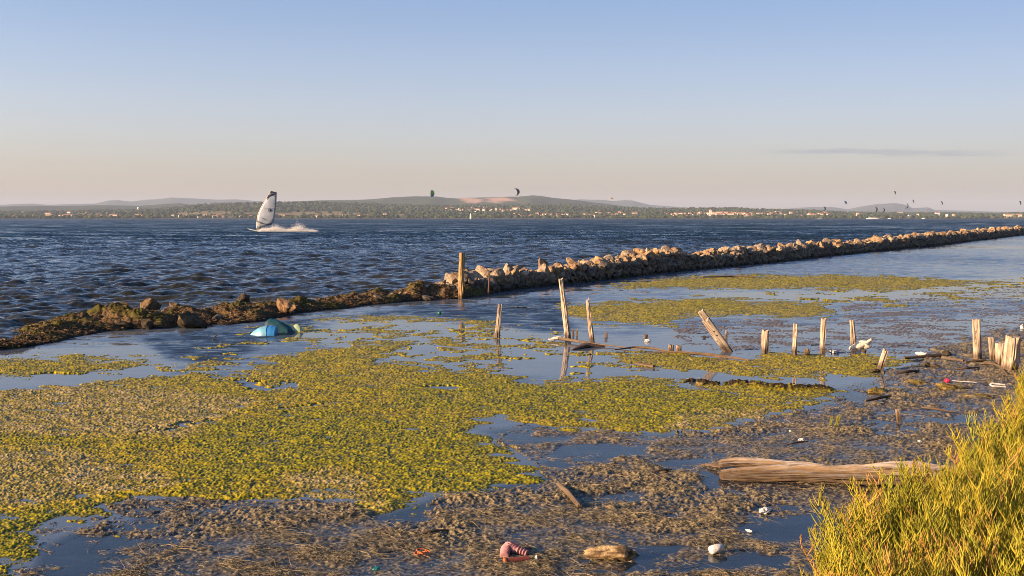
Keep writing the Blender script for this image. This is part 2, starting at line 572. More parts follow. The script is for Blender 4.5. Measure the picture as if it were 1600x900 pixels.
GREEN = [[(300, 700), (340, 660), (480, 640), (620, 650), (700, 650), (840, 700), (838, 745), (760, 775), (660, 780), (600, 760), (560, 735), (460, 740), (300, 752), (280, 730)],
         [(-300, 800), (60, 800), (200, 788), (240, 790), (120, 830), (30, 900), (-300, 1100)],
         [(560, 780), (660, 772), (680, 790), (600, 802)],
         [(700, 590), (1060, 598), (1180, 630), (1100, 668), (900, 664), (640, 640), (600, 600)]]
TAN = [[(420, 768), (450, 742), (540, 735), (600, 758), (590, 790), (500, 795)],
       [(-300, 700), (100, 700), (260, 740), (240, 770), (60, 790), (-300, 790)],
       [(-300, 600), (200, 600), (420, 620), (300, 690), (0, 690), (-300, 690)],
       [(640, 800), (560, 805), (540, 790), (600, 782)],
       [(1060, 640), (1200, 636), (1260, 640), (1180, 665), (1040, 675)]]
MUD = [[(24, 930), (60, 852), (110, 830), (200, 812), (170, 796), (260, 777), (430, 785), (520, 792), (600, 800), (700, 768), (838, 748), (838, 720), (740, 672), (830, 660), (930, 672), (1000, 676), (1100, 673), (1200, 650), (1290, 628), (1300, 606),
        (1370, 592), (1415, 572), (1430, 556), (1480, 545), (1500, 530), (1560, 520), (1640, 500), (2300, 480), (2300, 1500), (-200, 1500)]]
MUDFLAT = [[(1040, 500), (1300, 492), (1330, 470), (1400, 466), (1440, 470), (1500, 540), (1430, 556), (1370, 550), (1150, 552), (1060, 540)],
           [(1300, 480), (1430, 462), (1500, 452), (1640, 446), (2200, 440), (2200, 520), (1640, 520), (1500, 545), (1440, 510), (1340, 495)],
           [(790, 508), (850, 507), (853, 515), (810, 517), (760, 512)]]
PATCHY = [[(480, 500), (700, 495), (860, 512), (960, 545), (1100, 552), (1060, 590), (860, 590), (700, 575), (630, 560), (560, 530)],
          [(400, 500), (520, 500), (560, 520), (460, 560), (330, 590), (280, 600), (240, 570)],
          [(1280, 455), (1440, 440), (1640, 430), (1640, 470), (1440, 480), (1300, 492), (1180, 455)]]
POOLS = [[(40, 870), (110, 830), (200, 815), (170, 798), (260, 780), (420, 785), (430, 800), (330, 815), (300, 850), (240, 880), (120, 900), (40, 895)],
         [(560, 800), (660, 785), (700, 785), (640, 810), (520, 830), (480, 822)],
         [(845, 700), (930, 690), (1010, 700), (1020, 715), (960, 735), (880, 740), (850, 725)],
         [(740, 672), (830, 664), (860, 680), (830, 705), (780, 690)],
         [(1040, 712), (1130, 715), (1120, 760), (1090, 790), (1060, 780), (1080, 745), (1010, 725)],
         [(1110, 755), (1440, 752), (1440, 772), (1200, 772), (1120, 768)],
         [(1300, 600), (1410, 590), (1420, 608), (1330, 640), (1250, 655), (1290, 632)],
         [(1330, 640), (1480, 630), (1530, 655), (1400, 690), (1340, 670), (1400, 650)],
         [(880, 872), (1020, 872), (1150, 850), (1230, 860), (1200, 890), (1050, 895), (900, 900)],
         [(920, 770), (980, 760), (1000, 780), (940, 795)],
         [(1020, 790), (1130, 800), (1110, 820), (1040, 812)],
         [(1180, 785), (1300, 790), (1320, 830), (1220, 870), (1180, 830)]]
SMOOTHW = [[(430, 530), (560, 500), (650, 498), (760, 507), (900, 520), (1100, 520), (1500, 500), (1640, 480), (1640, 620), (1300, 640), (1000, 595), (700, 580), (600, 560)],
           [(-400, 560), (100, 545), (260, 530), (330, 540), (240, 600), (-400, 620)],
           [(1060, 462), (1300, 452), (1640, 425), (1640, 470), (1300, 470), (1070, 475)]]
RUFFLED = [[(200, 520), (420, 505), (640, 480), (800, 470), (900, 470), (890, 498), (882, 512), (840, 515), (760, 503), (640, 492), (520, 498), (440, 530), (360, 572), (260, 560)]]


class Zone:
    """smooth signed distance (pixels, rows weighted) to a set of outlines on the ground; tabulated then sampled"""
    GX = np.arange(-520, 2120, 4.0)
    GY = np.arange(346, 1300, 1.5)

    def __init__(self, polys):
        X, Y = np.meshgrid(self.GX, self.GY)
        best = np.full(X.shape, -60.0)
        for p in polys:
            p = np.array(p, float)
            x0, x1, y0, y1 = p[:, 0].min() - 30, p[:, 0].max() + 30, p[:, 1].min() - 16, p[:, 1].max() + 16
            i0, i1 = np.searchsorted(self.GX, [x0, x1]); j0, j1 = np.searchsorted(self.GY, [y0, y1])
            if i1 <= i0 or j1 <= j0: continue
            x = X[j0:j1, i0:i1]; y = Y[j0:j1, i0:i1]
            d2 = np.full(x.shape, 1e9); ins = np.zeros(x.shape, bool)
            k = 2.5      # rows count more than columns
            for a, b_ in zip(p, np.roll(p, -1, 0)):
                ax, ay, bx, by = a[0], a[1] * k, b_[0], b_[1] * k
                vx, vy = bx - ax, by - ay
                wx, wy = x - ax, y * k - ay
                t = np.clip((wx * vx + wy * vy) / (vx * vx + vy * vy + 1e-9), 0, 1)
                d2 = np.minimum(d2, (wx - t * vx) ** 2 + (wy - t * vy) ** 2)
                c = ((a[1] > y) != (b_[1] > y)) & (x < (b_[0] - a[0]) * (y - a[1]) / (b_[1] - a[1] + 1e-9) + a[0])
                ins ^= c
            d = np.sqrt(d2) * np.where(ins, 1, -1)
            best[j0:j1, i0:i1] = np.maximum(best[j0:j1, i0:i1], np.clip(d, -60, 60))
        self.t = best

    def __call__(self, px, py):
        fx = np.clip((px - self.GX[0]) / 4.0, 0, len(self.GX) - 1.001)
        fy = np.clip((py - self.GY[0]) / 1.5, 0, len(self.GY) - 1.001)
        ix = fx.astype(int); iy = fy.astype(int); u = fx - ix; v = fy - iy
        t = self.t
        return (t[iy, ix] * (1 - u) + t[iy, ix + 1] * u) * (1 - v) + (t[iy + 1, ix] * (1 - u) + t[iy + 1, ix + 1] * u) * v


Z_alg, Z_hole, Z_green, Z_tan, Z_mud, Z_flat, Z_patch, Z_pool, Z_smooth, Z_ruf = [
    Zone(p) for p in (ALGAE, HOLES, GREEN, TAN, MUD, MUDFLAT, PATCHY, POOLS, SMOOTHW, RUFFLED)]

# bank that carries the glasswort, rising towards the right foreground
BANK = [(1230, 1500), (1262, 975), (1340, 925), (1445, 862), (1505, 805), (1560, 745), (1585, 690), (1585, 630), (1605, 602), (1680, 580), (2300, 560), (2300, 1500)]
Z_bank = Zone([BANK])


def shore(x, y):
    """height and masks of the shore at plan positions x, y"""
    px, py = project(x, y, 0.0)
    rel = np.clip((py - HOR) / 250.0, 0.15, 2.2)
    w1 = fbm(x * 1.3, y * 1.3, 4, 3); w2 = fbm(x * 1.3, y * 1.3, 4, 23)
    w3 = fbm(x * 6, y * 6, 3, 33)
    qx = px + (w1 * 55 + w3 * 12) * rel; qy = py + (w2 * 16 + w3 * 5) * rel
    alg = Z_alg(qx, qy); hole = Z_hole(qx, qy); mud = Z_mud(qx, qy); flat = Z_flat(qx, qy)
    patch = Z_patch(qx, qy); pool = Z_pool(qx, qy); green = Z_green(qx, qy); tan = Z_tan(qx, qy); bank = Z_bank(px, py)
    n_lo = fbm(x * 0.9, y * 1.2, 4, 41)
    n_mid = fbm(x * 4.0, y * 5.0, 4, 51)
    streak = fbm(x * 1.6 - y * 0.5, y * 2.2 + x * 0.6, 4, 61)
    # clumps: ridged noise at 3-6 cm
    c1 = perlin(x * 14, y * 15, 71); c2 = perlin(x * 31, y * 33, 81); c3 = perlin(x * 62, y * 62, 91)
    clump = 0.55 * c1 + 0.45 * c2 + 0.25 * c3
    algn = alg + 9 * n_mid + 6 * c2 + 9 * fbm(x * 2.2, y * 3.0, 4, 165, 0.6)
    d1 = perlin(x * 24, y * 20, 171); d2 = perlin(x * 52, y * 46, 181); d3 = perlin(x * 95, y * 90, 191)
    a = sm(-9, -3, algn) * (1 - sm(-1, 4, hole - 4 * c2))
    apatch = sm(-5, 5, patch) * sm(0.03, 0.11, fbm(x * 1.0, y * 0.9, 5, 161, 0.62) + 0.2 * n_mid)
    a = np.maximum(a, apatch * (1 - sm(-2, 3, mud)))
    mm = sm(-5, 6, mud) * (1 - a)
    fl = sm(-5, 5, flat) * (1 - a)
    pl = sm(-6, 8, pool)
    z = np.full(x.shape, -0.09) - 0.22 * sm(18, 60, y)
    fd = 1 - 0.75 * sm(14, 26, y)
    z_alg = 0.0025 + 0.0045 * (1 - fd) + (0.002 * c1 + 0.0035 * d1 + 0.0048 * d2 + 0.0042 * d3) * fd + 0.010 * n_mid + 0.007 * (1 - np.abs(fbm(x * 2.4 + y * 0.7, y * 4.0, 3, 175)) * 3.0) * fd - 0.003 * fd + (0.006 + 0.012 * (1 - fd)) * n_lo + 0.006 * sm(5, 30, alg) - 0.016 * (1 - sm(-8, 9, algn)) * (1 - apatch)
    wr1 = 1 - np.abs(fbm(x * 5.5 + w1 * 2, y * 7.5 + w2 * 2, 4, 101)) * 2.2
    wr2 = 1 - np.abs(fbm(x * 16, y * 20 + w1 * 4, 3, 111)) * 2.0
    farm = 1 - sm(600, 700, py)
    cl_ = 0.35 + 0.75 * sm(-0.15, 0.25, fbm(x * 0.8 + 9, y * 0.8, 3, 155))
    diag = fbm(x * 3.5 - y * 2.2, y * 3.0 + x * 0.8, 4, 151)
    z_mud = 0.0015 - 0.006 * farm + 0.015 * streak + (0.012 + 0.02 * farm) * n_mid + 0.018 * diag + (0.008 + 0.010 * farm) * wr1 + cl_ * (0.010 * wr2 + 0.005 * c1 + 0.007 * c2 + 0.005 * c3) - 0.013 * pl
    z_flat = -0.001 + 0.015 * streak + 0.007 * n_lo + 0.010 * n_mid + 0.006 * c1 + 0.008 * c2
    z = z * (1 - fl) + z_flat * fl
    z = z * (1 - mm) + z_mud * mm
    z = z * (1 - a) + z_alg * a
    sub = sm(-26, -6, algn) * (1 - a) * (1 - fl) * sm(-0.25, 0.2, n_mid + 0.5 * c1)
    z = z + sub * (1 - mm) * 0.05
    bk = sm(-8, 60, bank)
    z = z + bk * (0.16 + 0.02 * wr1) + sm(40, 60, bank) * 0.05
    # matted ridge of dark weed along the edge of the right-hand mat
    rx = np.clip((px - 1080) / 210.0, 0, 1)
    ry = 596 + 15 * rx + 2 * np.sin(px / 19.0)
    ridge = np.exp(-((py - ry) / (3.4 + 0.8 * np.sin(px / 23.0))) ** 2) * sm(1060, 1085, px) * (1 - sm(1285, 1310, px))
    z = z + ridge * (0.038 + 0.03 * np.abs(c1) + 0.02 * np.maximum(0, perlin(px / 30.0, py * 0, 5)))
    return z, dict(a=a, mm=mm, fl=fl, pl=pl, green=sm(-10, 25, green), tan=sm(-10, 25, tan), bk=bk, clump=clump, nlo=n_lo, nmid=n_mid,
                   streak=streak, wr1=wr1, wr2=wr2, ridge=ridge, c2=c2, c3=c3, d1=d1, d2=d2, sub=sub, px=px, py=py)


def lerp3(c, d, t):
    return c * (1 - t[..., None]) + np.asarray(d) * t[..., None]


def build_ground():
    us = np.concatenate([np.linspace(-420, -20, 90), np.arange(-18.5, 1618, 1.25), np.linspace(1620, 2000, 90)])
    vs = np.concatenate([np.linspace(380, 425, 50), np.arange(425.8, 906, 0.72), np.linspace(907, 1250, 120)])
    U, V = np.meshgrid(us, vs)
    x, y = ground_at(U, V)
    x = x.ravel(); y = y.ravel()
    z, k = shore(x, y)
    # colours
    col = np.zeros((len(x), 3)) + np.array([0.055, 0.045, 0.030])
    col = lerp3(col, (0.135, 0.118, 0.105), k['fl'])
    col = lerp3(col, (0.10, 0.085, 0.018), k['sub'] * 0.8)
    # wrack: from dark wet to straw-coloured dry
    t = np.clip(0.30 + 0.7 * k['c2'] + 0.7 * k['c3'] + 20 * (z - 0.010) + 0.4 * k['nmid'], 0, 1)
    wcol = lerp3(np.zeros((len(x), 3)) + np.array([0.024, 0.023, 0.019]), (0.29, 0.225, 0.115), t)
    wcol = lerp3(wcol, (0.20, 0.16, 0.12), 0.8 * (1 - sm(-0.006, 0.003, z)))
    col = lerp3(col, (0, 0, 0), k['mm'] * 0) * (1 - k['mm'][:, None]) + wcol * k['mm'][:, None]
    # algae
    g = np.clip(k['green'] * 0.85 + 0.25 + 0.9 * k['nlo'] - k['tan'] * 0.55, 0, 1)
    vary = np.clip(0.45 + 0.9 * k['d1'] + 0.9 * k['d2'] + 0.4 * k['c3'] + 0.5 * k['nmid'], 0, 1)
    yel = lerp3(np.zeros((len(x), 3)) + np.array([0.10, 0.082, 0.005]), (0.43, 0.325, 0.011), vary)
    grn = lerp3(np.zeros((len(x), 3)) + np.array([0.052, 0.056, 0.002]), (0.36, 0.305, 0.002), vary)
    tan = lerp3(np.zeros((len(x), 3)) + np.array([0.17, 0.13, 0.065]), (0.46, 0.35, 0.20), vary)
    ac = lerp3(yel, (0, 0, 0), g * 0) * (1 - g[:, None]) + grn * g[:, None]
    tt = np.clip(k['tan'] * (0.55 + 1.1 * k['nmid'] + 0.5 * k['c3']) + 0.9 * (k['c3'] - 0.35) + 0.15 * k['streak'], 0, 1)
    ac = ac * (1 - tt[:, None]) + tan * tt[:, None]
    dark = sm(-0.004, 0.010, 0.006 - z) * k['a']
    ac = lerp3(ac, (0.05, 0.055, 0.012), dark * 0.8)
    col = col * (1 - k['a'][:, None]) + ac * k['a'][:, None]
    rdg = np.clip(k['ridge'] * 1.6, 0, 1)
    rc = lerp3(np.zeros((len(x), 3)) + np.array([0.028, 0.020, 0.010]), (0.25, 0.20, 0.01), sm(0.25, 0.5, k['clump'] + 0.4 * k['nlo']))
    col = col * (1 - rdg[:, None]) + rc * rdg[:, None]
    wet = np.clip(1 - sm(0.0, 0.03, z), 0, 1) * (0.35 + 0.65 * k['mm'])
    co = np.stack([x, y, z], 1)
    me = mesh_np('ground', co, grid_faces(len(vs), len(us))[:, ::-1], M['ground'], attrs={'col': ('FLOAT_COLOR', np.clip(col, 0.004, 1)), 'wet': ('FLOAT', wet)})
    tag(link('ground', me), kind='structure')


build_ground()

# deep bed under everything, out to the horizon
bm_ = mesh_np('seabed', [(-9200, -200, -3), (9200, -200, -3), (9200, 11000, -3), (-9200, 11000, -3)], np.array([[0, 1, 2, 3]]), mat_plain('seabed_sand', (0.08, 0.07, 0.05), 0.9, 0.2, 0.1))
tag(link('seabed', bm_), kind='structure')
# shore behind and beside the photographer
bm_ = mesh_np('shore_ground', [(-60, -60, 0.1), (60, -60, 0.1), (60, 4.2, -0.3), (-60, 4.2, -0.3)], np.array([[0, 1, 2, 3]]), mat_plain('shore_soil', (0.16, 0.12, 0.07), 0.9, 0.3, 8))
tag(link('shore_ground', bm_), kind='structure')


# ------------------------------------------------------------------ water
def build_lagoon():
    us = np.linspace(-520, 2100, 420)
    ts = np.linspace(0, 1, 330) ** 1.25
    jb = interp(JBASE, us) - 3.0
    V = jb[None, :] + (1300 - jb[None, :]) * ts[:, None]
    U = np.broadcast_to(us, V.shape)
    x, y = ground_at(U, V)
    x = x.ravel(); y = y.ravel()
    px, py = U.ravel(), V.ravel()
    w = fbm(x * 0.5, y * 0.35, 4, 201)
    smz = sm(-14, 14, Z_smooth(px + w * 40, py + w * 12)); ruf = sm(-12, 12, Z_ruf(px + w * 40, py + w * 14))
    rip = 0.14 + 0.06 * w
    rip = rip * (1 - smz) + 0.012 * smz
    rip = rip * (1 - ruf) + (0.42 + 0.35 * w) * ruf
    near = sm(595, 640, py)
    rip = rip * (1 - near) + 0.03 * near
    # bright slick and darker cat's paws on the far lagoon
    farz = sm(0, 20, 440 - py)
    rip = rip * (1 - farz) + (0.20 + 0.35 * fbm(x * 0.06, y * 0.035, 3, 221)) * farz
    murk = 0.75 - 0.63 * sm(-5, 20, Z_mud(px, py)) - 0.2 * sm(-10, 30, Z_flat(px, py)) * (1 - sm(-5, 20, Z_mud(px, py)))
    murk = murk * (1 - 0.75 * ruf)
    co = np.stack([x, y, np.zeros_like(x)], 1)
    me = mesh_np('lagoon_water', co, grid_faces(len(ts), len(us))[:, ::-1], M['lagoon'], attrs={'ripple': ('FLOAT', np.clip(rip, 0.008, 1.2)), 'murk': ('FLOAT', murk)})
    tag(link('lagoon_water', me), kind='structure')


build_lagoon()


def wave_field(x, y, seed=5):
    r = np.random.default_rng(seed)
    z = np.zeros_like(x)
    main = R(-62)       # travels towards the jetty and the right
    warp = fbm(x * 0.12, y * 0.12, 3, 301) * 1.6
    for lam, amp, n in ((3.2, 0.010, 6), (2.0, 0.0135, 9), (1.35, 0.0150, 12), (0.92, 0.0130, 14), (0.62, 0.0098, 15), (0.40, 0.0062, 15), (0.26, 0.0034, 14), (0.17, 0.0016, 12)):
        for i in range(n):
            l = lam * r.uniform(0.78, 1.25)
            th = main + r.normal(0, 0.62)
            k = 2 * np.pi / l
            ph = k * (x * math.cos(th) + y * math.sin(th)) + r.uniform(0, 6.28) + warp * r.uniform(0.3, 1.2)
            s = np.sin(ph)
            z += amp * r.uniform(0.6, 1.3) * (s + 0.28 * (s * s - 0.5) * 2 * 0.6) * (2.0 / math.sqrt(n))
    return z


def build_sea():
    us = np.concatenate([np.linspace(-520, -30, 120), np.arange(-28, 1630, 1.9), np.linspace(1632, 2100, 100)])
    jb = interp(JBASE, us) - 1.0
    ts = np.linspace(0, 1, 760) ** 1.12
    top = 340.62
    V = top + (jb[None, :] - top) * ts[:, None]
    U = np.broadcast_to(us, V.shape)
    x, y = ground_at(U, V)
    x = x.ravel(); y = y.ravel()
    d = np.hypot(x, y)
    far = sm(28, 120, d)
    z = wave_field(x, y) * (1 - sm(70, 200, d)) * 1.0
    # calmer right against the bank
    edge = (jb[None, :] - V).ravel()
    z = z * (0.25 + 0.75 * sm(0, 22, edge)) - 0.01
    gust = 1 + 0.5 * fbm(x * 0.03, y * 0.012, 3, 311)
    z *= np.clip(gust, 0.6, 1.4)
    foam = sm(0.13, 0.2, z) * (1 - far) * 0.9
    foam = np.maximum(foam, sm(0, 1, (14 - edge) / 14) * 0.9 * (1 - sm(60, 260, U.ravel())))
    # wake of the windsurfer
    fy_, = [361.6]
    xa, ya = ground_at(405, fy_)
    wk = np.exp(-((V.ravel() - fy_) / 0.55) ** 2) * sm(404, 412, U.ravel()) * (1 - sm(470, 520, U.ravel()))
    foam = np.maximum(foam, wk * 1.3)
    co = np.stack([x, y, z], 1)
    me = mesh_np('sea', co, grid_faces(len(ts), len(us))[:, ::-1], M['sea'],
                 attrs={'far': ('FLOAT', far), 'foam': ('FLOAT', foam)})
    tag(link('sea', me), kind='structure')


build_sea()

# ------------------------------------------------------------------ far shore
SHORE_D = 2000.0


def skyline(pts, seed, rough):
    def f(px):
        return interp(pts, px) + rough * fbm(np.asarray(px) / 23.0, np.zeros_like(np.asarray(px, float)) + seed, 4, seed)
    return f


NEAR = skyline([(-400, 333), (0, 332.2), (100, 331), (160, 329.5), (215, 328.5), (255, 327), (290, 323.5), (320, 320), (345, 319), (400, 318),
                (500, 316), (560, 318), (620, 321), (700, 322.5), (800, 321), (860, 321), (900, 322), (960, 324.5), (1000, 325.5),
                (1050, 327), (1090, 326), (1150, 326.5), (1200, 328.5), (1260, 329.5), (1300, 331.5), (1340, 333), (1400, 334), (1500, 334.5),
                (1560, 335), (1600, 333.5), (2000, 333)], 3, 0.35)
MID = skyline([(-400, 326), (0, 323), (50, 321.5), (100, 322), (160, 320.5), (220, 321.5), (260, 318.5), (280, 317.5), (300, 320), (400, 319),
               (440, 315.5), (500, 313), (550, 312.5), (585, 311), (610, 308.5), (650, 306.5), (680, 307), (700, 309), (715, 310), (730, 309),
               (780, 308), (810, 307), (832, 305.2), (845, 306), (862, 309), (885, 311), (905, 313), (925, 316), (945, 318), (965, 321), (990, 325), (1050, 329),
               (1200, 331), (1400, 331), (1500, 331.5), (1600, 333), (2000, 334)], 9, 0.4)
FARR = skyline([(-400, 322), (0, 320), (50, 318), (75, 320), (150, 318), (168, 313.5), (185, 312.5), (205, 315), (230, 312), (245, 311.5), (268, 308.5),
                (300, 310), (340, 312), (370, 311.5), (400, 314), (450, 317), (700, 318), (880, 314), (905, 311.3), (925, 312), (945, 312.5), (958, 314.2),
                (975, 312.6), (988, 313.2), (1000, 316.5), (1015, 320), (1040, 322), (1070, 324), (1100, 325), (1160, 327), (1200, 327.5), (1245, 325), (1270, 323.5), (1300, 323.5),
                (1325, 327), (1345, 322.5), (1370, 319), (1398, 317.2), (1415, 320), (1425, 325), (1440, 324.5), (1450, 324), (1460, 328), (1480, 328.5), (1550, 330.5), (1650, 333), (2000, 336)], 15, 0.35)

SCAR = Zone([[(p[0], p[1] * 3) for p in q] for q in (
    [(712, 309), (735, 308.5), (752, 311), (756, 315), (742, 318), (728, 316)],
    [(758, 309.5), (785, 308), (800, 311), (812, 315), (790, 314), (775, 318), (760, 315)],
)])
FIELD = Zone([[(p[0], p[1] * 3) for p in q] for q in (
    [(270, 333), (300, 331), (350, 329), (372, 332), (400, 331.5), (400, 337), (330, 337), (285, 339)],
    [(400, 334), (470, 331), (520, 330), (560, 333), (600, 338), (480, 339), (400, 339)],
    [(100, 334), (180, 333), (180, 336), (110, 337)],
    [(1330, 338), (1600, 338), (1600, 341), (1330, 341)],
    [(800, 326), (812, 326), (812, 328), (800, 328)])])


def build_ridge(name, sky_f, d0, d1, base_z0, zone_f, c_lo, c_hi, seed):
    us = np.arange(-420, 2020, 3.0)
    ts = np.linspace(0, 1, 46)
    zt = []
    for u, r_ in zip(us, sky_f(us)):
        p = at_depth(u, r_, d1)
        zt.append(p.z)
    zt = np.array(zt)
    T = ts[:, None]
    Y = d0 + (d1 - d0) * T + 0 * zt[None, :]
    a = (us - 800) / F * CT
    X = a[None, :] * Y
    prof = base_z0 + (zt[None, :] - base_z0) * (T * T * (3 - 2 * T) * 0.55 + T * 0.45)
    bump = fbm(X / 260.0, Y / 260.0, 4, seed) * 9 * np.sin(np.pi * np.clip(T, 0, 1))
    Z = prof + bump * (zt[None, :] / 60.0)
    # back slope
    Yb = d1 * 1.25 + 0 * zt; Xb = a * Yb; Zb = np.full_like(zt, -2.0)
    X = np.vstack([X, Xb]); Y = np.vstack([Y, Yb]); Z = np.vstack([Z, Zb])
    x, y, z = X.ravel(), Y.ravel(), Z.ravel()
    px, py = project(x, y, z)
    n = fbm(x / 60, y / 90, 4, seed + 1)
    col = lerp3(np.zeros((len(x), 3)) + np.array(c_lo), c_hi, np.clip(0.5 + n * 1.3, 0, 1))
    if zone_f is not None:
        s = sm(-6, 8, zone_f(px + n * 18, (py + n * 1.5) * 3))
        col = lerp3(col, (0.46, 0.29, 0.20), s * 0.95) if name == 'scrub_hills' else lerp3(col, (0.27, 0.21, 0.12), s * 0.7)
    if name == 'shore_hills':
        beach = 1 - sm(4, 40, y - d0)
        col = lerp3(col, (0.36, 0.28, 0.22), beach)
    me = mesh_np(name, np.stack([x, y, z], 1), grid_faces(len(ts) + 1, len(us)), M['hill'], attrs={'col': ('FLOAT_COLOR', col)})
    tag(link(name, me), kind='structure')
    return X, Y, Z, us


NX, NY, NZ, NU = build_ridge('shore_hills', NEAR, SHORE_D, 3300, 0.6, FIELD, (0.035, 0.046, 0.020), (0.085, 0.09, 0.040), 401)
build_ridge('scrub_hills', MID, 3300, 4600, 2.0, SCAR, (0.030, 0.042, 0.022), (0.068, 0.080, 0.036), 411)
build_ridge('mountains', FARR, 6200, 8200, 2.0, None, (0.05, 0.06, 0.04), (0.07, 0.08, 0.05), 421)


def shore_spot(px, py):
    """point of the near hills seen at column px and row py"""
    i = int(np.clip(np.searchsorted(NU, px), 0, len(NU) - 1))
    cx, cy, cz = NX[:-1, i], NY[:-1, i], NZ[:-1, i]
    rows = project(cx, cy, cz)[1]
    j = int(np.argmin(np.abs(rows - py)))
    k = min(j + 1, len(cy) - 1) if rows[j] > py else max(j - 1, 0)
    if abs(rows[k] - rows[j]) > 1e-6:
        t = float(np.clip((py - rows[j]) / (rows[k] - rows[j]), 0, 1))
    else: t = 0
    Yv = cy[j] * (1 - t) + cy[k] * t; Zv = cz[j] * (1 - t) + cz[k] * t
    return Vector(((px - 800) / F * CT * Yv, Yv, Zv))


# woods: thousands of crowns merged as far-off woodland
def ico(sub):
    import bmesh
    b = bmesh.new(); bmesh.ops.create_icosphere(b, subdivisions=sub, radius=1)
    v = np.array([q.co[:] for q in b.verts]); f = np.array([[q.index for q in t.verts] for t in b.faces])
    b.free()
    return v, f


ICO1, ICO1F = ico(1)
ICO2, ICO2F = ico(2)
ICO3, ICO3F = ico(3)


def merge_blobs(pos, scl, verts, faces, cols=None, rotz=None):
    n = len(pos)
    v = verts[None] * scl[:, None, :]
    if rotz is not None:
        c, s = np.cos(rotz)[:, None], np.sin(rotz)[:, None]
        v = np.stack([v[..., 0] * c - v[..., 1] * s, v[..., 0] * s + v[..., 1] * c, v[..., 2]], -1)
    v = v + pos[:, None]
    f = faces[None] + (np.arange(n) * len(verts))[:, None, None]
    c_ = None if cols is None else np.repeat(cols, len(verts), 0)
    return v.reshape(-1, 3), f.reshape(-1, faces.shape[1]), c_


def build_woods():
    P, Sx, Cc = [], [], []
    jit = ICO1 * (1 + 0.25 * rng.normal(size=(len(ICO1), 1)).clip(-1, 1))
    n = 15000
    pxs = rng.uniform(-380, 1980, n); t = rng.uniform(0, 1, n) ** 1.1
    for px, tt in zip(pxs, t):
        i = int(np.searchsorted(NU, px)); i = min(max(i, 0), len(NU) - 1)
        top = float(NEAR(np.array([px]))[0])
        j = int(tt * 44)
        X_, Y_, Z_ = NX[j, i], NY[j, i], NZ[j, i]
        Y_ += rng.uniform(-14, 14)
        if Y_ < SHORE_D + 12: continue
        X_ = (px - 800) / F * CT * Y_
        _, py = project(X_, Y_, Z_)
        if float(FIELD(np.array([px]), np.array([py * 3]))[0]) > 0 and rng.random() < 0.88: continue
        dens = fbm(np.array([X_ / 80]), np.array([Y_ / 80]), 3, 77)[0]
        if dens < -0.22: continue
        s = rng.uniform(2.2, 4.6)
        P.append((X_, Y_, Z_ + s * 0.45)); Sx.append((s * rng.uniform(0.9, 1.6), s, s * rng.uniform(0.6, 1.0)))
        g_ = rng.uniform(0.6, 1.25)
        Cc.append((0.040 * g_, 0.054 * g_, 0.024 * g_))
    v, f, c = merge_blobs(np.array(P), np.array(Sx), jit, ICO1F, np.array(Cc), rng.uniform(0, 6, len(P)))
    me = mesh_np('woodland', v, f, M['tree'], smooth=False, attrs={'col': ('FLOAT_COLOR', c)})
    tag(link('woodland', me), 'dark green woods and hedges along the far shore hills', 'woodland', kind='stuff')


build_woods()

WALLS = [mat_plain('pale_render', (0.58, 0.50, 0.40), 0.9, 0.06, 0.3), mat_plain('cream_render', (0.62, 0.47, 0.33), 0.9, 0.06, 0.3), mat_plain('white_render', (0.68, 0.64, 0.59), 0.9, 0.05, 0.3)]
ROOF = mat_plain('roof_tiles', (0.34, 0.16, 0.09), 0.9, 0.15, 0.5)
DARKWIN = mat_plain('dark_window', (0.05, 0.05, 0.06), 0.3, 0.1, 1)


def box_mesh(name, x0, x1, y0, y1, z0, z1, mat):
    v = [(x0, y0, z0), (x1, y0, z0), (x1, y1, z0), (x0, y1, z0), (x0, y0, z1), (x1, y0, z1), (x1, y1, z1), (x0, y1, z1)]
    f = [(0, 3, 2, 1), (4, 5, 6, 7), (0, 1, 5, 4), (1, 2, 6, 5), (2, 3, 7, 6), (3, 0, 4, 7)]
    return mesh_np(name, v, np.array(f), mat, smooth=False)


def roof_mesh(x, y, z, rise, mat, ov=0.5):
    X, Y_ = x + ov, y + ov
    v = [(-X, -Y_, z), (X, -Y_, z), (X, Y_, z), (-X, Y_, z), (-X * 0.98, 0, z + rise), (X * 0.98, 0, z + rise)]
    q = np.array([(0, 1, 5, 4), (2, 3, 4, 5), (0, 3, 2, 1)]); t = np.array([(1, 2, 5), (3, 0, 4)])
    return mesh_np('roof', v, [q, t], mat, smooth=False)


HOUSE_PROTO = []
for w_, d_, h_, wm in ((4.5, 4, 5.5, 0), (6.5, 4.5, 4, 2), (3.5, 4, 7.5, 1), (8.5, 5, 6.5, 0), (5, 5, 9, 2)):
    wall = box_mesh('wall', -w_, w_, -d_, d_, -3, h_, WALLS[wm])
    roof = roof_mesh(w_, d_, h_, 1.7, ROOF)
    rowsw = []
    for fl in range(1 if h_ < 5 else 2):
        for q in range(3):
            cxw = (q - 1) * w_ * 0.58
            zz = 1.2 + fl * 2.9
            rowsw.append((cxw, zz))
    wins = [box_mesh('window', a - 0.55, a + 0.55, -d_ - 0.06, -d_ + 0.1, b, b + 1.4, DARKWIN) for a, b in rowsw]
    HOUSE_PROTO.append((wall, roof, wins))


HS = []
HK = ['broad pale', 'low white', 'narrow tall cream', 'long pale', 'tall white']


def house(px, py, kind, label, group, rz=0.0, scale=1.0):
    p = shore_spot(px, py)
    if py > 338: p.y -= 0; p.z = max(p.z, 0.6)
    o = empty('house', p)
    wall, roof, wins = HOUSE_PROTO[kind]
    link('wall', wall, o); link('roof', roof, o)
    if scale > 0.6:
        for w_ in wins: link('window', w_, o)
    o.rotation_euler = (0, 0, rz); o.scale = (scale,) * 3
    HS.append([o, label, px, HK[kind], group])
    return o


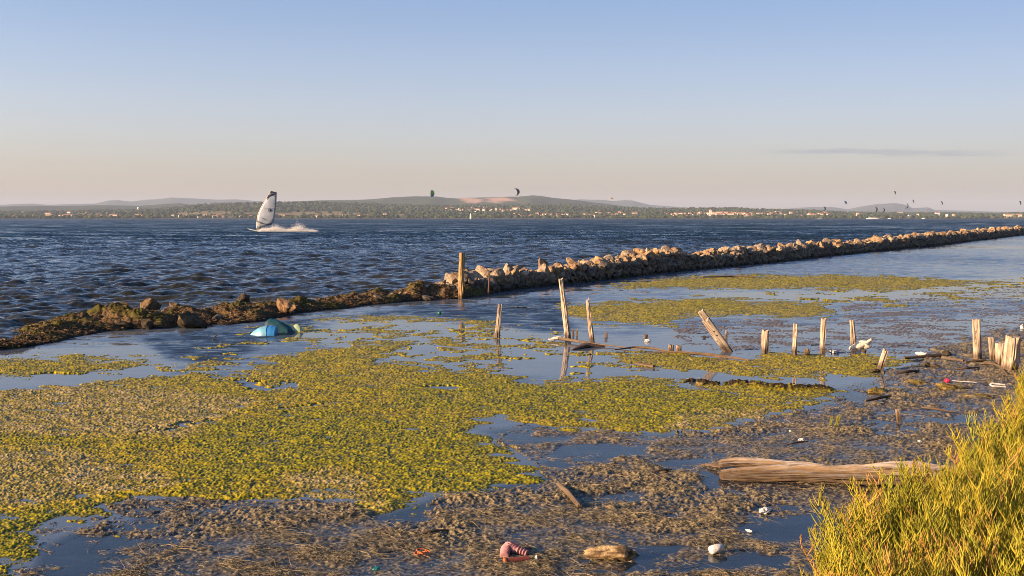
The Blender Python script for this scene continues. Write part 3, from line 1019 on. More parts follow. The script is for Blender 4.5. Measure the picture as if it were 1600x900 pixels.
CLUST = [
    (20, 195, 338.6, 340.4, 17, 'small pale house on the waterfront left of the water tower', 'waterfront houses on the far left shore'),
    (5, 200, 333.5, 336.5, 8, 'house among trees above the far left waterfront', 'houses in the trees at far left'),
    (205, 395, 339.0, 340.6, 14, 'white house on the shore between the water tower and the windsurfer', 'white houses behind the windsurfer'),
    (432, 640, 338.6, 340.4, 12, 'lone shore house between the windsurfer and the green kite', 'shore houses right of the windsurfer'),
    (695, 770, 325.5, 331.5, 22, 'villa on the wooded slope below the quarry', 'hillside villas under the quarry'),
    (770, 830, 327.5, 332.5, 9, 'villa on the slope beside the long red roofed hall', 'hillside villas right of the quarry'),
    (800, 930, 337.2, 339.8, 22, 'waterside house under the rounded summit', 'waterside houses under the rounded hill'),
    (925, 995, 334.0, 339.4, 17, 'house in the small village at the foot of the blue ridge', 'houses below the blue ridge'),
    (1042, 1078, 335.0, 339.4, 17, 'sunlit house at the left end of the bright town', 'houses at the left end of the town'),
    (1084, 1146, 334.2, 339.4, 40, 'sunlit house packed round the church tower in the town', 'houses round the town church'),
    (1150, 1195, 334.8, 339.5, 18, 'sunlit house in the middle part of the bright town', 'houses in the middle of the town'),
    (1196, 1262, 332.8, 339.2, 18, 'pale house under dark trees right of the town', 'pale houses right of the town'),
    (1262, 1298, 334.0, 339.3, 22, 'sunlit house of the ochre waterfront block below the blue kites', 'ochre waterfront houses'),
    (1310, 1352, 336.5, 339.5, 8, 'low pink house left of the white ferry', 'pink houses left of the ferry'),
    (1400, 1500, 334.5, 339.0, 7, 'single pale house on the low right shore', 'scattered houses on the low right shore'),
]
for (x0, x1, y0, y1, n, lab, grp) in CLUST:
    for i in range(n):
        px = x0 + (x1 - x0) * (i + rng.uniform(0.1, 0.9)) / n
        py = rng.uniform(y0, y1)
        k = int(rng.choice([0, 1, 2, 3, 4], p=[0.3, 0.22, 0.2, 0.2, 0.08]))
        house(px, py, k, lab, grp, rng.uniform(-0.5, 0.5), (rng.uniform(0.4, 0.75) if y1 < 333 else rng.uniform(0.45, 0.85)))

hb = {}
for q in HS:
    base_l = ' '.join(w_ for w_ in q[1].split() if w_ not in ('small', 'pale', 'white', 'low', 'single', 'lone'))
    hb.setdefault((q[3], base_l), []).append(q)
for (kd, base_l), qs in hb.items():
    qs.sort(key=lambda q: q[2])
    for j_, q in enumerate(qs):
        od = '' if len(qs) == 1 else ['leftmost ', 'second ', 'third ', 'fourth ', 'fifth ', 'sixth ', 'seventh ', 'eighth ', 'ninth ', 'tenth ', 'eleventh ', 'twelfth ', 'thirteenth ', 'fourteenth ', 'fifteenth ', 'sixteenth ', 'seventeenth ', 'eighteenth ', 'nineteenth ', 'twentieth '][min(j_, 19)]
        tag(q[0], ' '.join((od + kd + ' ' + base_l).split()[:16]), 'house', q[4])

# church tower in the town
p = shore_spot(1110, 337.5)
o = empty('church', p)
link('tower', box_mesh('tower', -2.2, 2.2, -2.2, 2.2, 0, 11, WALLS[0]), o)
link('nave', box_mesh('nave', 2.3, 15, -4, 4, -2, 7, WALLS[1]), o)
v = [(-2.4, -2.4, 11), (2.4, -2.4, 11), (2.4, 2.4, 11), (-2.4, 2.4, 11), (0, 0, 14.5)]
link('spire', mesh_np('spire', v, np.array([(0, 1, 4), (1, 2, 4), (2, 3, 4), (3, 0, 4)]), ROOF, smooth=False), o)
tag(o, 'church with square tower rising above the bright town roofs', 'church')
# white water tower
p = shore_spot(216.5, 330.5)
o = empty('water_tower', p)


def lathe(name, prof, mat, n=24, smooth=True):
    prof = np.array(prof, float)
    th = np.linspace(0, 2 * np.pi, n, endpoint=False)
    v = np.stack([prof[:, 0][:, None] * np.cos(th), prof[:, 0][:, None] * np.sin(th), np.broadcast_to(prof[:, 1][:, None], (len(prof), n))], -1).reshape(-1, 3)
    a = np.arange(len(prof) * n).reshape(len(prof), n)
    b_ = np.roll(a, -1, 1)
    f = np.stack([a[:-1], b_[:-1], b_[1:], a[1:]], -1).reshape(-1, 4)
    return mesh_np(name, v, f, mat, smooth)


link('shaft', lathe('shaft', [(1.6, -2), (1.3, 5.5), (1.8, 6)], WALLS[2], 16), o)
link('tank', lathe('tank', [(1.8, 6), (3.0, 7), (3.0, 10), (0.1, 11)], WALLS[2], 16), o)
tag(o, 'small white water tower on the wooded rise at left', 'water tower')
# long halls
for px, py, w_, h_, wm, lab in ((1582, 339.3, 17, 5.5, 1, 'long sunlit ochre building at the right end of the far shore'),
                                (806, 326.8, 9, 2.5, 1, 'long red roofed hall on the slope right of the quarry'),
                                (663, 335.5, 5.5, 3, 0, 'pink roofed farm alone in the fields under the green kite'),
                                (1118, 339.6, 10, 4, 0, 'long pale hall on the quay in front of the church')):
    p = shore_spot(px, py)
    o = empty('hall', p)
    link('wall', box_mesh('wall', -w_, w_, -5, 5, -4, h_, WALLS[wm]), o)
    link('roof', roof_mesh(w_, 5, h_, 1.4, ROOF), o)
    for q in range(6):
        a = (q - 2.5) * w_ * 0.3
        link('window', box_mesh('window', a - 0.8, a + 0.8, -5.08, -4.9, 1.0, 2.6, DARKWIN), o)
    tag(o, lab, 'building')

# ------------------------------------------------------------------ tubes: posts, logs, pipes
def tube(points, radii, nseg=20, wob=0.12, grain=0.05, seed=0, sq=0.0, jag=0.0, flat=1.0, rings=None, capround=0.0, groove=None):
    """local tube along points; returns verts, faces, grain attribute"""
    r = np.random.default_rng(seed)
    P = np.array(points, float); Rr = np.array(radii, float)
    L = np.concatenate([[0], np.cumsum(np.linalg.norm(np.diff(P, axis=0), axis=1))])
    n = rings or max(8, int(L[-1] / 0.03))
    s = np.linspace(0, L[-1], n)
    C = np.stack([np.interp(s, L, P[:, i]) for i in range(3)], 1)
    if len(P) > 2:
        for _ in range(max(1, n // 14)):
            C[1:-1] = (C[:-2] + 2 * C[1:-1] + C[2:]) / 4
    rad = np.interp(s, L, Rr)
    T = np.gradient(C, axis=0); T /= np.linalg.norm(T, axis=1)[:, None] + 1e-9
    ref = np.array([0, 1.0, 0]) if abs(T[0][1]) < 0.9 else np.array([1.0, 0, 0])
    th = np.linspace(0, 2 * np.pi, nseg, endpoint=False)
    V = []; Gr = []
    A = ref - T[0] * ref.dot(T[0]); A /= np.linalg.norm(A)
    g0 = r.uniform(0, 100)
    for i in range(n):
        A = A - T[i] * A.dot(T[i]); A /= np.linalg.norm(A) + 1e-9
        B = np.cross(T[i], A)
        q = np.ones(nseg)
        if sq > 0:
            m_ = 1 / np.maximum(np.abs(np.cos(th)), np.abs(np.sin(th)))
            q = 1 + sq * (np.minimum(m_, 1.35) - 1)
        f1 = perlin(np.cos(th) * 1.2 + g0, np.sin(th) * 1.2 + s[i] * 2.2, seed % 50) * wob
        f2 = perlin(th * 3.8 + g0, np.full(nseg, s[i] * 1.8 + g0), seed % 37) * grain * 1.3
        f3 = perlin(th * 8.5 + g0, np.full(nseg, s[i] * 5.0 + g0), seed % 31) * grain
        rr = rad[i] * (q + f1 + f2 + f3)
        if groove: rr = rr * (1 + groove[1] * math.sin(s[i] * groove[0]))
        off = np.zeros((nseg, 1))
        if jag and i == n - 1:
            off = (perlin(th * 1.6 + g0, th * 0 + g0, 3)[:, None] * jag)
        elif jag and i == n - 2:
            off = (perlin(th * 1.6 + g0, th * 0 + g0, 3)[:, None] * jag * 0.6)
        V.append(C[i] + (np.cos(th)[:, None] * A * flat + np.sin(th)[:, None] * B) * rr[:, None] + off * T[i])
        Gr.append(np.stack([np.cos(th) * rad[i] + g0, np.sin(th) * rad[i], np.full(nseg, s[i])], 1))
    V = np.array(V); Gr = np.array(Gr)
    a = np.arange(n * nseg).reshape(n, nseg); b_ = np.roll(a, -1, 1)
    f = np.stack([a[:-1], b_[:-1], b_[1:], a[1:]], -1).reshape(-1, 4)
    V = V.reshape(-1, 3); Gr = Gr.reshape(-1, 3)
    # caps with an inner ring
    extra_v, extra_g, tri, qd = [], [], [], []
    base = len(V)
    for end, ring in ((0, a[0]), (1, a[-1])):
        ctr = V[ring].mean(0); d = T[-1] if end else -T[0]
        inner = ctr + (V[ring] - ctr) * 0.55 + d * rad[-1 if end else 0] * (capround - 0.05 * r.uniform(0.2, 1, (nseg, 1)))
        i0 = base + len(extra_v)
        extra_v += list(inner); extra_g += [g + np.array([0, 0, 0.02]) for g in Gr[ring] * np.array([0.6, 0.6, 1])]
        extra_v.append(ctr + d * rad[-1 if end else 0] * capround * 1.1); extra_g.append(Gr[ring].mean(0))
        for k in range(nseg):
            k2 = (k + 1) % nseg
            q4 = (ring[k], ring[k2], i0 + k2, i0 + k); t3 = (i0 + k, i0 + k2, i0 + nseg)
            if end == 0: q4 = q4[::-1]; t3 = t3[::-1]
            qd.append(q4); tri.append(t3)
    V = np.vstack([V, np.array(extra_v)]); Gr = np.vstack([Gr, np.array(extra_g)])
    return V, [np.vstack([f, np.array(qd)]), np.array(tri)], Gr


def tube_obj(name, pts, radii, mat, label=None, cat=None, group=None, parent=None, **kw):
    pts = [Vector(q) for q in pts]
    o0 = pts[0].copy()
    if parent: o0 = Vector(parent.location)
    V, f, g_ = tube([tuple(q - o0) for q in pts], radii, **kw)
    me = mesh_np(name, V, f, mat, True, {'grain': ('FLOAT_VECTOR', g_)})
    try: me.set_sharp_from_angle(angle=R(50))
    except Exception: pass
    o = link(name, me, parent, None if parent else o0)
    if label: tag(o, label, cat, group)
    return o


def post(xb, yb, xt, yt, w_px, label, mat='wood', jag=0.02, sq=0.6, taper=0.85, lean=0.0, seed=1, flat=1.0, name='wooden_post', cat='post', group='weathered posts standing in the shallows'):
    b = G(xb, yb)
    t = at_depth(xt, yt, b.y + lean)
    r = w_px / F * b.y / 2 * (0.92 if sq > 0.3 else 1)
    d = (t - b).normalized()
    return tube_obj(name, [b - d * 0.12, b, b.lerp(t, 0.5), t], [r * 1.05, r, r * (1 + taper) / 2, r * taper], M[mat], label, cat, group,
                    nseg=40, jag=jag, sq=sq, seed=seed, flat=flat, grain=0.17, wob=0.22)


POSTS = [
    (720, 467, 722, 395, 8.5, 'tall straight ochre pole standing in front of the jetty end', 'pole', 0.005, 0.0, 0.95, 11),
    (777, 527, 781, 477, 8, 'short bleached stake leaning right, leftmost of the mirrored stakes', 'wood', 0.05, 0.3, 0.75, 12),
    (888, 532, 876, 436, 9, 'tallest bleached grey stake, leaning left, tapered round top', 'wood', 0.02, 0.1, 0.75, 13),
    (925, 535, 918, 470, 8, 'knotty split stake leaning left, just right of the tallest one', 'wood', 0.09, 0.3, 0.55, 14),
    (1195, 552, 1196, 516, 11, 'short stout post with cracked dark face right of leaning plank', 'wood', 0.03, 0.5, 1.0, 15),
    (1241, 556, 1243, 506, 7.5, 'slim stake beside the low pale stone', 'wood', 0.01, 0.4, 0.8, 16),
    (1285, 552, 1287, 498, 8, 'dark cracked stake right of the low pale stone', 'wood', 0.02, 0.5, 1.0, 17),
    (1334, 545, 1331, 500, 8, 'slim stake rising behind the pale tangled rope', 'wood', 0.01, 0.3, 0.8, 18),
    (1374, 579, 1384, 547, 9, 'short flat stake leaning right with a rock at its foot', 'wood', 0.02, 0.7, 0.95, 19),
    (1527, 563, 1525, 499, 12, 'thick upright post, left of the group by the green bush', 'wood', 0.01, 0.4, 0.95, 20),
    (1551, 563, 1548, 527, 8, 'narrow flat stake between the thick post and the low board', 'wood', 0.01, 0.8, 0.9, 21),
    (1577, 582, 1583, 526, 21, 'thickest deeply split post stump touching the green bush', 'wood', 0.02, 0.15, 1.0, 23),
    (1134, 529, 1135, 517, 4.5, 'tiny pointed stake behind the big leaning plank', 'wood', 0.04, 0.3, 0.6, 24),
]
for q in POSTS:
    post(*q[:6], mat=q[6], jag=q[7], sq=q[8], taper=q[9], seed=q[10])
post(1565, 570, 1564, 536, 15, 'low wide board standing behind the thickest stump', jag=0.015, sq=0.9, taper=0.95, seed=22, flat=1.0, name='wooden_board', cat='board', group=None)

# leaning plank: broken in two thicknesses
b = G(1137, 549); t = at_depth(1094, 488, b.y - 0.05)
d = (t - b).normalized()
pr = empty('leaning_plank', b)
r_ = 13 / F * b.y / 2
off = Vector((d.z, 0, -d.x)) * -1
tube_obj('front_board', [b - d * 0.08, b.lerp(t, 0.5), b.lerp(t, 0.80)], [r_ * 0.9, r_ * 0.95, r_ * 0.85], M['wood'], parent=pr, nseg=28, sq=1.0, jag=0.03, seed=31, wob=0.05, grain=0.05)
ob = Vector((0.012, 0.03, 0.012))
tube_obj('back_board', [b - d * 0.04 + ob, b.lerp(t, 0.5) + ob, t + ob], [r_ * 0.8, r_ * 0.8, r_ * 0.72], M['wood'], parent=pr, nseg=28, sq=1.0, jag=0.02, seed=32, wob=0.05, grain=0.05)
for fr_ in (0.42, 0.52):
    c = b.lerp(t, fr_) + Vector((0, -r_ * 0.9, 0))
    tube_obj('bolt_hole', [c + Vector((0, 0.01, 0)), c - Vector((0, 0.004, 0))], [0.012, 0.010], M['darkwood'], parent=pr, nseg=10, rings=4)
tag(pr, 'big broken plank leaning steeply left over its shadow', 'plank')

# rusty rod in front of the jetty
ironm = mat_plain('rusty_iron', (0.10, 0.045, 0.025), 0.8, 0.4, 60)
b = G(763, 462.5); t = at_depth(765, 424, b.y)
tube_obj('iron_rod', [b - Vector((0, 0, 0.15)), b, t], [0.02, 0.02, 0.017], ironm, 'thin rusty iron rod upright against the jetty rocks', 'rod', nseg=10, wob=0.05)


# ------------------------------------------------------------------ rocks
def make_rock(seed, sub=3, squash=(1, 0.85, 0.7), npl=8, rough=0.05):
    r = np.random.default_rng(seed)
    V0, F0 = {2: (ICO2, ICO2F), 3: (ICO3, ICO3F)}[sub]
    n = r.normal(size=(npl, 3)); n /= np.linalg.norm(n, axis=1)[:, None]
    d = r.uniform(0.42, 0.9, npl)
    dots = V0 @ n.T
    rad = np.min(np.where(dots > 0.05, d / np.maximum(dots, 0.05), 9), axis=1)
    rad = np.minimum(rad, 1.25)
    v = V0 * rad[:, None]
    nz = perlin(v[:, 0] * 2.3 + seed, v[:, 1] * 2.3 + v[:, 2] * 1.9, seed % 40) + 0.5 * perlin(v[:, 0] * 5 + v[:, 2] * 4, v[:, 1] * 5 - v[:, 2] * 3 + seed, seed % 33)
    v = v * (1 + rough * nz)[:, None]
    v = v * np.array(squash)
    return v, F0


def rot_mats(n, r, tilt=0.6):
    a = r.uniform(0, 2 * np.pi, n); b_ = r.normal(0, tilt, n); c = r.normal(0, tilt, n)
    out = []
    for x, y, z in zip(b_, c, a):
        out.append(np.array(Matrix.Rotation(z, 3, 'Z') @ Matrix.Rotation(y, 3, 'Y') @ Matrix.Rotation(x, 3, 'X')))
    return np.array(out)


# path of the jetty: foot of the side facing the camera
jx = np.concatenate([np.arange(600, 1000, 6), np.arange(1000, 1605, 5), np.arange(1610, 2100, 12)])
jpx = interp(JBASE, jx)
JX, JY = ground_at(jx, jpx)
JS = np.concatenate([[0], np.cumsum(np.hypot(np.diff(JX), np.diff(JY)))])
CRH = [(600, 0.10), (640, 0.16), (680, 0.24), (720, 0.36), (760, 0.44), (800, 0.46), (880, 0.45), (940, 0.53), (1000, 0.655), (1040, 0.66), (1100, 0.57), (1200, 0.57), (1300, 0.62), (1350, 0.56),
       (1450, 0.70), (1550, 0.69), (1600, 0.70), (2200, 0.8)]


def jpos(s):
    return np.array([np.interp(s, JS, JX), np.interp(s, JS, JY)])


def jnorm(s):
    a, b_ = jpos(max(0, s - 1.5)), jpos(s + 1.5)
    t = (b_ - a) / np.linalg.norm(b_ - a)
    return np.array([-t[1], t[0]])       # towards the sea side


def build_jetty():
    r = np.random.default_rng(99)
    rocks = []       # pos, size, row
    s = 0.0
    while s < JS[-1] - 1:
        px_s = float(np.interp(s, JS, jx))
        P0 = jpos(s); N = jnorm(s); H = float(interp(CRH, px_s))
        dist = np.hypot(*P0)
        H = max(0.06, H - 0.18); H *= 1 + 0.10 * math.sin(s * 0.9) + 0.07 * math.sin(s * 2.3 + 1)
        size = 0.108 if dist < 35 else 0.108 + (dist - 35) * 0.0011
        size *= r.uniform(0.9, 1.1) * (1 if px_s > 730 else 0.8)
        step = size * 0.98
        z = -0.02; row = 0
        while z < H - 0.02:
            sz = size * r.uniform(0.72, 1.22)
            inn = 0.08 + z * 0.30 + r.normal(0, 0.022)
            P = P0 + N * inn + np.array([r.normal(0, .03), r.normal(0, .03)])
            rocks.append((P[0], P[1], z + r.normal(0, 0.02), sz, 'face' if row else 'foot', px_s))
            z += size * 1.05; row += 1
        topw = 0.60
        w = 0.42 * H + 0.12
        while w < topw + 0.42 * H:
            P = P0 + N * (w + r.normal(0, 0.05)) + np.array([r.normal(0, .05), r.normal(0, .05)])
            big = r.random() < (0.15 if px_s > 735 else 0.0)
            sz = size * (r.uniform(1.35, 1.95) if big else r.uniform(0.8, 1.25))
            rocks.append((P[0], P[1], H + (0.05 if big else -0.01) + r.normal(0, 0.03), sz, 'crest', px_s))
            w += size * 1.9
        # sea side
        for zz in (0.0, 0.22, 0.44):
            if zz < H:
                P = P0 + N * (topw + 0.42 * H + (H - zz) * 0.8 + 0.05)
                rocks.append((P[0], P[1], zz, size * r.uniform(1.2, 1.5), 'back', px_s))
        s += step
    ar = np.array([(a[0], a[1], a[2], a[3]) for a in rocks])
    rows = np.array([a[4] for a in rocks]); pxs = np.array([a[5] for a in rocks])
    score = ar[:, 3] / np.hypot(ar[:, 0], ar[:, 1])
    score[rows == 'back'] = -1
    score[pxs > 1600] = -1
    order = np.argsort(-score)
    single = set(order[:296].tolist())
    protos = []
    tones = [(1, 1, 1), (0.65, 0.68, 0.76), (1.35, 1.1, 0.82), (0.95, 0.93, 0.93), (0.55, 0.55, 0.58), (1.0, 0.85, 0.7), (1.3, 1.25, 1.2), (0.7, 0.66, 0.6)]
    warm = [2, 5, 6, 0, 2, 5]; cold = [1, 3, 4, 7, 1, 3]  # crest tones: weathering plus painted sunlight; face tones carry painted bluish shade
    for i in range(24):
        sq_ = (1, r.uniform(0.65, 0.95), r.uniform(0.5, 0.85))
        v, f = make_rock(500 + i, 3, sq_)
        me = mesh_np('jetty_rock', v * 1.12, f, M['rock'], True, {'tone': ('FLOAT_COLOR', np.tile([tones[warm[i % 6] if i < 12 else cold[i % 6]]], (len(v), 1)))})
        try: me.set_sharp_from_angle(angle=R(24))
        except Exception: pass
        protos.append(me)
    low = [make_rock(600 + i, 2, (1, r.uniform(0.65, 0.95), r.uniform(0.5, 0.85))) for i in range(10)]

    LM = [(640, 'the end boulder'), (672, 'the pale end stone'), (720, 'the tall pole'), (763, 'the iron rod'), (781, 'the mirrored stake'), (820, 'the ruffled water'), (876, 'the tallest stake'), (918, 'the knotty stake'),
          (947, 'the rounded stub'), (1009, 'the wide stub'), (1055, 'the paired stumps'), (1094, 'the leaning plank'), (1135, 'the pointed stake'), (1195, 'the stout post')]
    TW = ['tan', 'slate', 'ochre', 'grey', 'dark', 'orange', 'pale', 'brown']
    ORD = ['leftmost', 'second', 'third', 'fourth', 'fifth', 'sixth', 'seventh', 'eighth', 'ninth', 'tenth', 'eleventh', 'twelfth', 'thirteenth', 'fourteenth', 'fifteenth', 'sixteenth', 'seventeenth', 'eighteenth']
    RW = {'face': 'wall', 'foot': 'waterline', 'crest': 'crest'}

    def describe(px, size_w, tone_w, row):
        for lx, nm in LM:
            if abs(px - lx) <= 7: return f'{size_w} {tone_w} {RW[row]} jetty rock straight behind {nm}'
        for (ax_, an), (bx_, bn) in zip(LM, LM[1:]):
            if ax_ < px < bx_: return f'{size_w} {tone_w} {RW[row]} rock between {an} and {bn}'
        return f'{size_w} {tone_w} {RW[row]} jetty rock left of {LM[0][1]}' if px < LM[0][0] else f'{size_w} {tone_w} {RW[row]} jetty rock right of {LM[-1][1]}'
    singles = []
    VV, FF, TN, base = [], [], [], 0
    mats = rot_mats(len(rocks), r, 0.7)
    for i, (x, y, z, sz, row, px) in enumerate(rocks):
        if i in single:
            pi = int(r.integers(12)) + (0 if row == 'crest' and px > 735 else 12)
            o = link('jetty_rock', protos[pi], None, (x, y, z))
            o.rotation_euler = Matrix(mats[i].tolist()).to_euler(); o.scale = (sz * 1.08, sz, sz)
            ppx = float(project(x, y, z)[0])
            sw = 'large' if sz > 0.15 else ('small' if sz < 0.095 else 'middling')
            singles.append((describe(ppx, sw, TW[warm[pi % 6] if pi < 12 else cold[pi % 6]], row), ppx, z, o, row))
        else:
            v, f = low[int(r.integers(10))]
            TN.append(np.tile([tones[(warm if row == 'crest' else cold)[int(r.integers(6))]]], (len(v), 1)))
            v = (v * sz * 1.1) @ mats[i].T + np.array([x, y, z])
            VV.append(v); FF.append(f + base); base += len(v)
    byl = {}
    for q in singles: byl.setdefault(q[0], []).append(q)
    for lb, qs in byl.items():
        qs.sort(key=lambda q: q[1])
        for j_, q in enumerate(qs):
            t_ = lb if len(qs) == 1 else (ORD[min(j_, 17)] + ' ' + lb)
            tag(q[3], t_, 'rock', 'stones of the long jetty')
    # rubble core so that no light passes between the stones
    cs = np.arange(0, JS[-1] - 1, 0.8)
    core = []
    for s in cs:
        P0, N = jpos(s), jnorm(s); H = float(interp(CRH, np.interp(s, JS, jx))) * 0.66
        for w, z in ((0.11, -0.3), (0.11, 0.0), (0.30 * H + 0.11, H), (0.55 + 0.42 * H, H), (0.7 + 1.0 * H, 0.0), (0.85 + H, -0.3)):
            core.append((*(P0 + N * w), z))
    cf = grid_faces(len(cs), 6) + base
    VV.append(np.array(core))
    q = cf
    me = mesh_np('jetty_rubble', np.vstack(VV), [np.vstack(FF), q], M['rock'], True, {'tone': ('FLOAT_COLOR', np.vstack(TN + [np.tile([(0.4, 0.4, 0.42)], (len(core), 1))]))})
    try: me.set_sharp_from_angle(angle=R(28))
    except Exception: pass
    tag(link('jetty_rubble', me), 'small rocks filling the rest of the long stone jetty', 'rubble', kind='stuff')


build_jetty()

# ------------------------------------------------------------------ weed bank on the left, in line with the jetty
BKH = [(-500, 0.01), (-100, 0.01), (0, 0.01), (60, 0.01), (110, 0.01), (160, 0.05), (195, 0.14), (240, 0.14), (300, 0.11), (360, 0.14), (400, 0.13), (450, 0.10), (480, 0.07),
       (560, 0.08), (620, 0.10), (680, 0.16), (720, 0.22), (760, 0.15), (800, 0.0)]
BKW = [(-500, 0.6), (0, 0.6), (100, 0.8), (150, 1.5), (205, 2.3), (290, 2.1), (450, 1.7), (520, 1.3), (620, 1.3), (720, 1.1), (800, 0.8)]


def build_bank():
    us = np.concatenate([np.linspace(-500, -20, 100), np.arange(-18, 790, 1.5)])
    nb = 130
    bx, by = ground_at(us, interp(JBASE, us) + 2.0)
    tx = np.gradient(bx); ty = np.gradient(by); L = np.hypot(tx, ty); tx /= L; ty /= L
    k = 25
    ker = np.ones(k) / k
    tx = np.convolve(np.pad(tx, k // 2, mode='edge'), ker, 'valid'); ty = np.convolve(np.pad(ty, k // 2, mode='edge'), ker, 'valid')
    nx_, ny_ = -ty, tx
    W = interp(BKW, us); H = interp(BKH, us)
    T = np.linspace(-0.12, 1.1, nb)[:, None]
    X = bx[None] + nx_[None] * T * W[None]; Y = by[None] + ny_[None] * T * W[None]
    x, y = X.ravel(), Y.ravel()
    Tt = (T + 0 * us[None]).ravel(); Hh = (H[None] + 0 * T).ravel()
    n1 = fbm(x * 1.1, y * 1.1, 3, 501); n2 = fbm(x * 3.2, y * 3.2, 4, 511); n3 = 1 - np.abs(fbm(x * 9, y * 9, 4, 521)) * 2
    prof = np.sin(np.pi * np.clip((Tt + 0.02) / 1.04, 0, 1)) ** 0.75
    z = -0.07 + (Hh + 0.07) * prof * (1 + 1.3 * n1 + 1.1 * n2) + 0.065 * n3 * prof + 0.015 * perlin(x * 40, y * 40, 4) * prof
    vary = np.clip(0.5 + 0.8 * perlin(x * 22, y * 22, 531) + 0.5 * perlin(x * 50, y * 50, 532), 0, 1)
    col = lerp3(np.zeros((len(x), 3)) + np.array([0.030, 0.021, 0.013]), (0.19, 0.12, 0.055), vary * sm(0.0, 0.14, z))
    gr = sm(0.05, 0.3, n1 + 0.5 * n2 - 0.02 + 0.35 * sm(0.5, 0.9, Tt))
    col = lerp3(col, (0.075, 0.070, 0.012), gr * 0.85)
    col = lerp3(col, (0.018, 0.013, 0.008), 1 - sm(-0.02, 0.05, z + 0.02 * n2))
    me = mesh_np('seaweed_bank', np.stack([x, y, z], 1), grid_faces(nb, len(us)), M['wrack'], attrs={'col': ('FLOAT_COLOR', col)})
    tag(link('seaweed_bank', me), 'brown bank of dried seagrass heaped along the water on the left', 'seaweed', kind='stuff')
    return x, y, z, Hh, Tt


BX, BY, BZ, BHh, BTt = build_bank()


def boulder(px, py, w_px, asp, label, seed, zc=0.3, tone=(0.75, 0.68, 0.58), name='boulder', grp=None, mat=None, dy=0.0, squash=None):
    b = G(px, py); b.y += dy
    r = w_px / F * b.y / 2
    v, f = make_rock(seed, 3, squash or (1, 0.9, asp), 14, 0.2)
    me = mesh_np(name, v * r, f, mat or M['rock'], True, {'tone': ('FLOAT_COLOR', np.tile([tone], (len(v), 1)))})
    try: me.set_sharp_from_angle(angle=R(30))
    except Exception: pass
    o = link(name, me, None, (b.x, b.y, r * zc))
    o.rotation_euler = (0, 0, seed * 1.3)
    tag(o, label, 'rock' if name != 'driftwood_chunk' else 'driftwood', grp)
    return o


BOUL = [(295, 512, 46, 0.85, 'weed draped boulder at the water edge left of the blue drum', 701, 0.55, -0.05),
        (338, 505, 26, 0.7, 'grey rounded rock at the right foot of the draped boulder', 702, 0.5, -0.02),
        (447, 492, 36, 0.95, 'squarish ochre boulder just behind the teal tarpaulin', 703, 0.65, 0.0),
        (230, 514, 34, 0.8, 'tan jagged rock at the lagoon edge of the weed bank', 721, 0.45, 0.0),
        (265, 497, 26, 0.8, 'small tan rock perched on the weed bank crest', 722, 1.0, 0.4),
        (560, 476, 20, 0.7, 'lone small tan rock midway along the low mossy bank', 723, 0.5, 0.1),
        (605, 473, 16, 0.7, 'dull tan stone just left of the end boulder', 724, 0.5, 0.1),
        (374, 478, 32, 0.75, 'pointed ochre rock topping the weed bank', 704, 0.55, 0.3),
        (165, 494, 30, 0.6, 'mossy dark boulder at the left tip of the bank', 705, 0.7, 0.6),
        (143, 500, 16, 0.7, 'small mossy rock at the seaward tip of the bank', 706, 0.6, 0.8),
        (218, 496, 44, 0.55, 'long brown weed covered rock behind the bank front', 707, 0.7, 0.5),
        (494, 482, 26, 0.6, 'low orange rock right of the squarish ochre boulder', 708, 0.4, 0.15),
        (640, 468, 24, 0.7, 'ochre boulder at the low end of the jetty', 709, 0.5, 0.1),
        (668, 470, 18, 0.6, 'pale grey stone beside the ochre boulder at the jetty end', 710, 0.4, 0.1),
        (255, 500, 36, 0.6, 'brown lump of rock in the middle of the weed bank', 711, 0.6, 0.35),
        (190, 513, 26, 0.6, 'dripping weedy rock low at the lagoon edge', 712, 0.6, -0.08),
        (405, 489, 30, 0.5, 'flat weedy rock between the pointed and squarish boulders', 713, 0.6, 0.3),
        (1261, 556, 17, 1.3, 'low pale stone standing between two stakes', 714, 0.55, 0.0),
        (1351, 551, 10, 0.7, 'small stone at the right end of the pale rope', 715, 0.4, 0.0),
        (1368, 582, 17, 0.5, 'flat ochre rock at the foot of the short leaning stake', 716, 0.4, 0.0),
        (1363, 572, 11, 0.7, 'small round ochre rock behind the short leaning stake', 717, 0.4, 0.0),
        (1480, 556, 16, 0.8, 'round brown clod left of the thick upright post', 718, 0.5, 0.0),
        (1100, 528, 9, 0.6, 'small stone in the water left of the plank top', 719, 0.4, 0.0),
        (1029, 553, 0.1, 0.6, '', 720, 0.4, 0.0)]
for q in BOUL:
    if q[4]:
        wd = any(t_ in q[4] for t_ in ('weed', 'moss', 'brown'))
        boulder(q[0], q[1], q[2], q[3], q[4], q[5], q[6], dy=q[7], tone=(0.42, 0.37, 0.28) if wd else ((0.6, 0.62, 0.66) if 'grey' in q[4] else (1.25, 0.95, 0.68)))

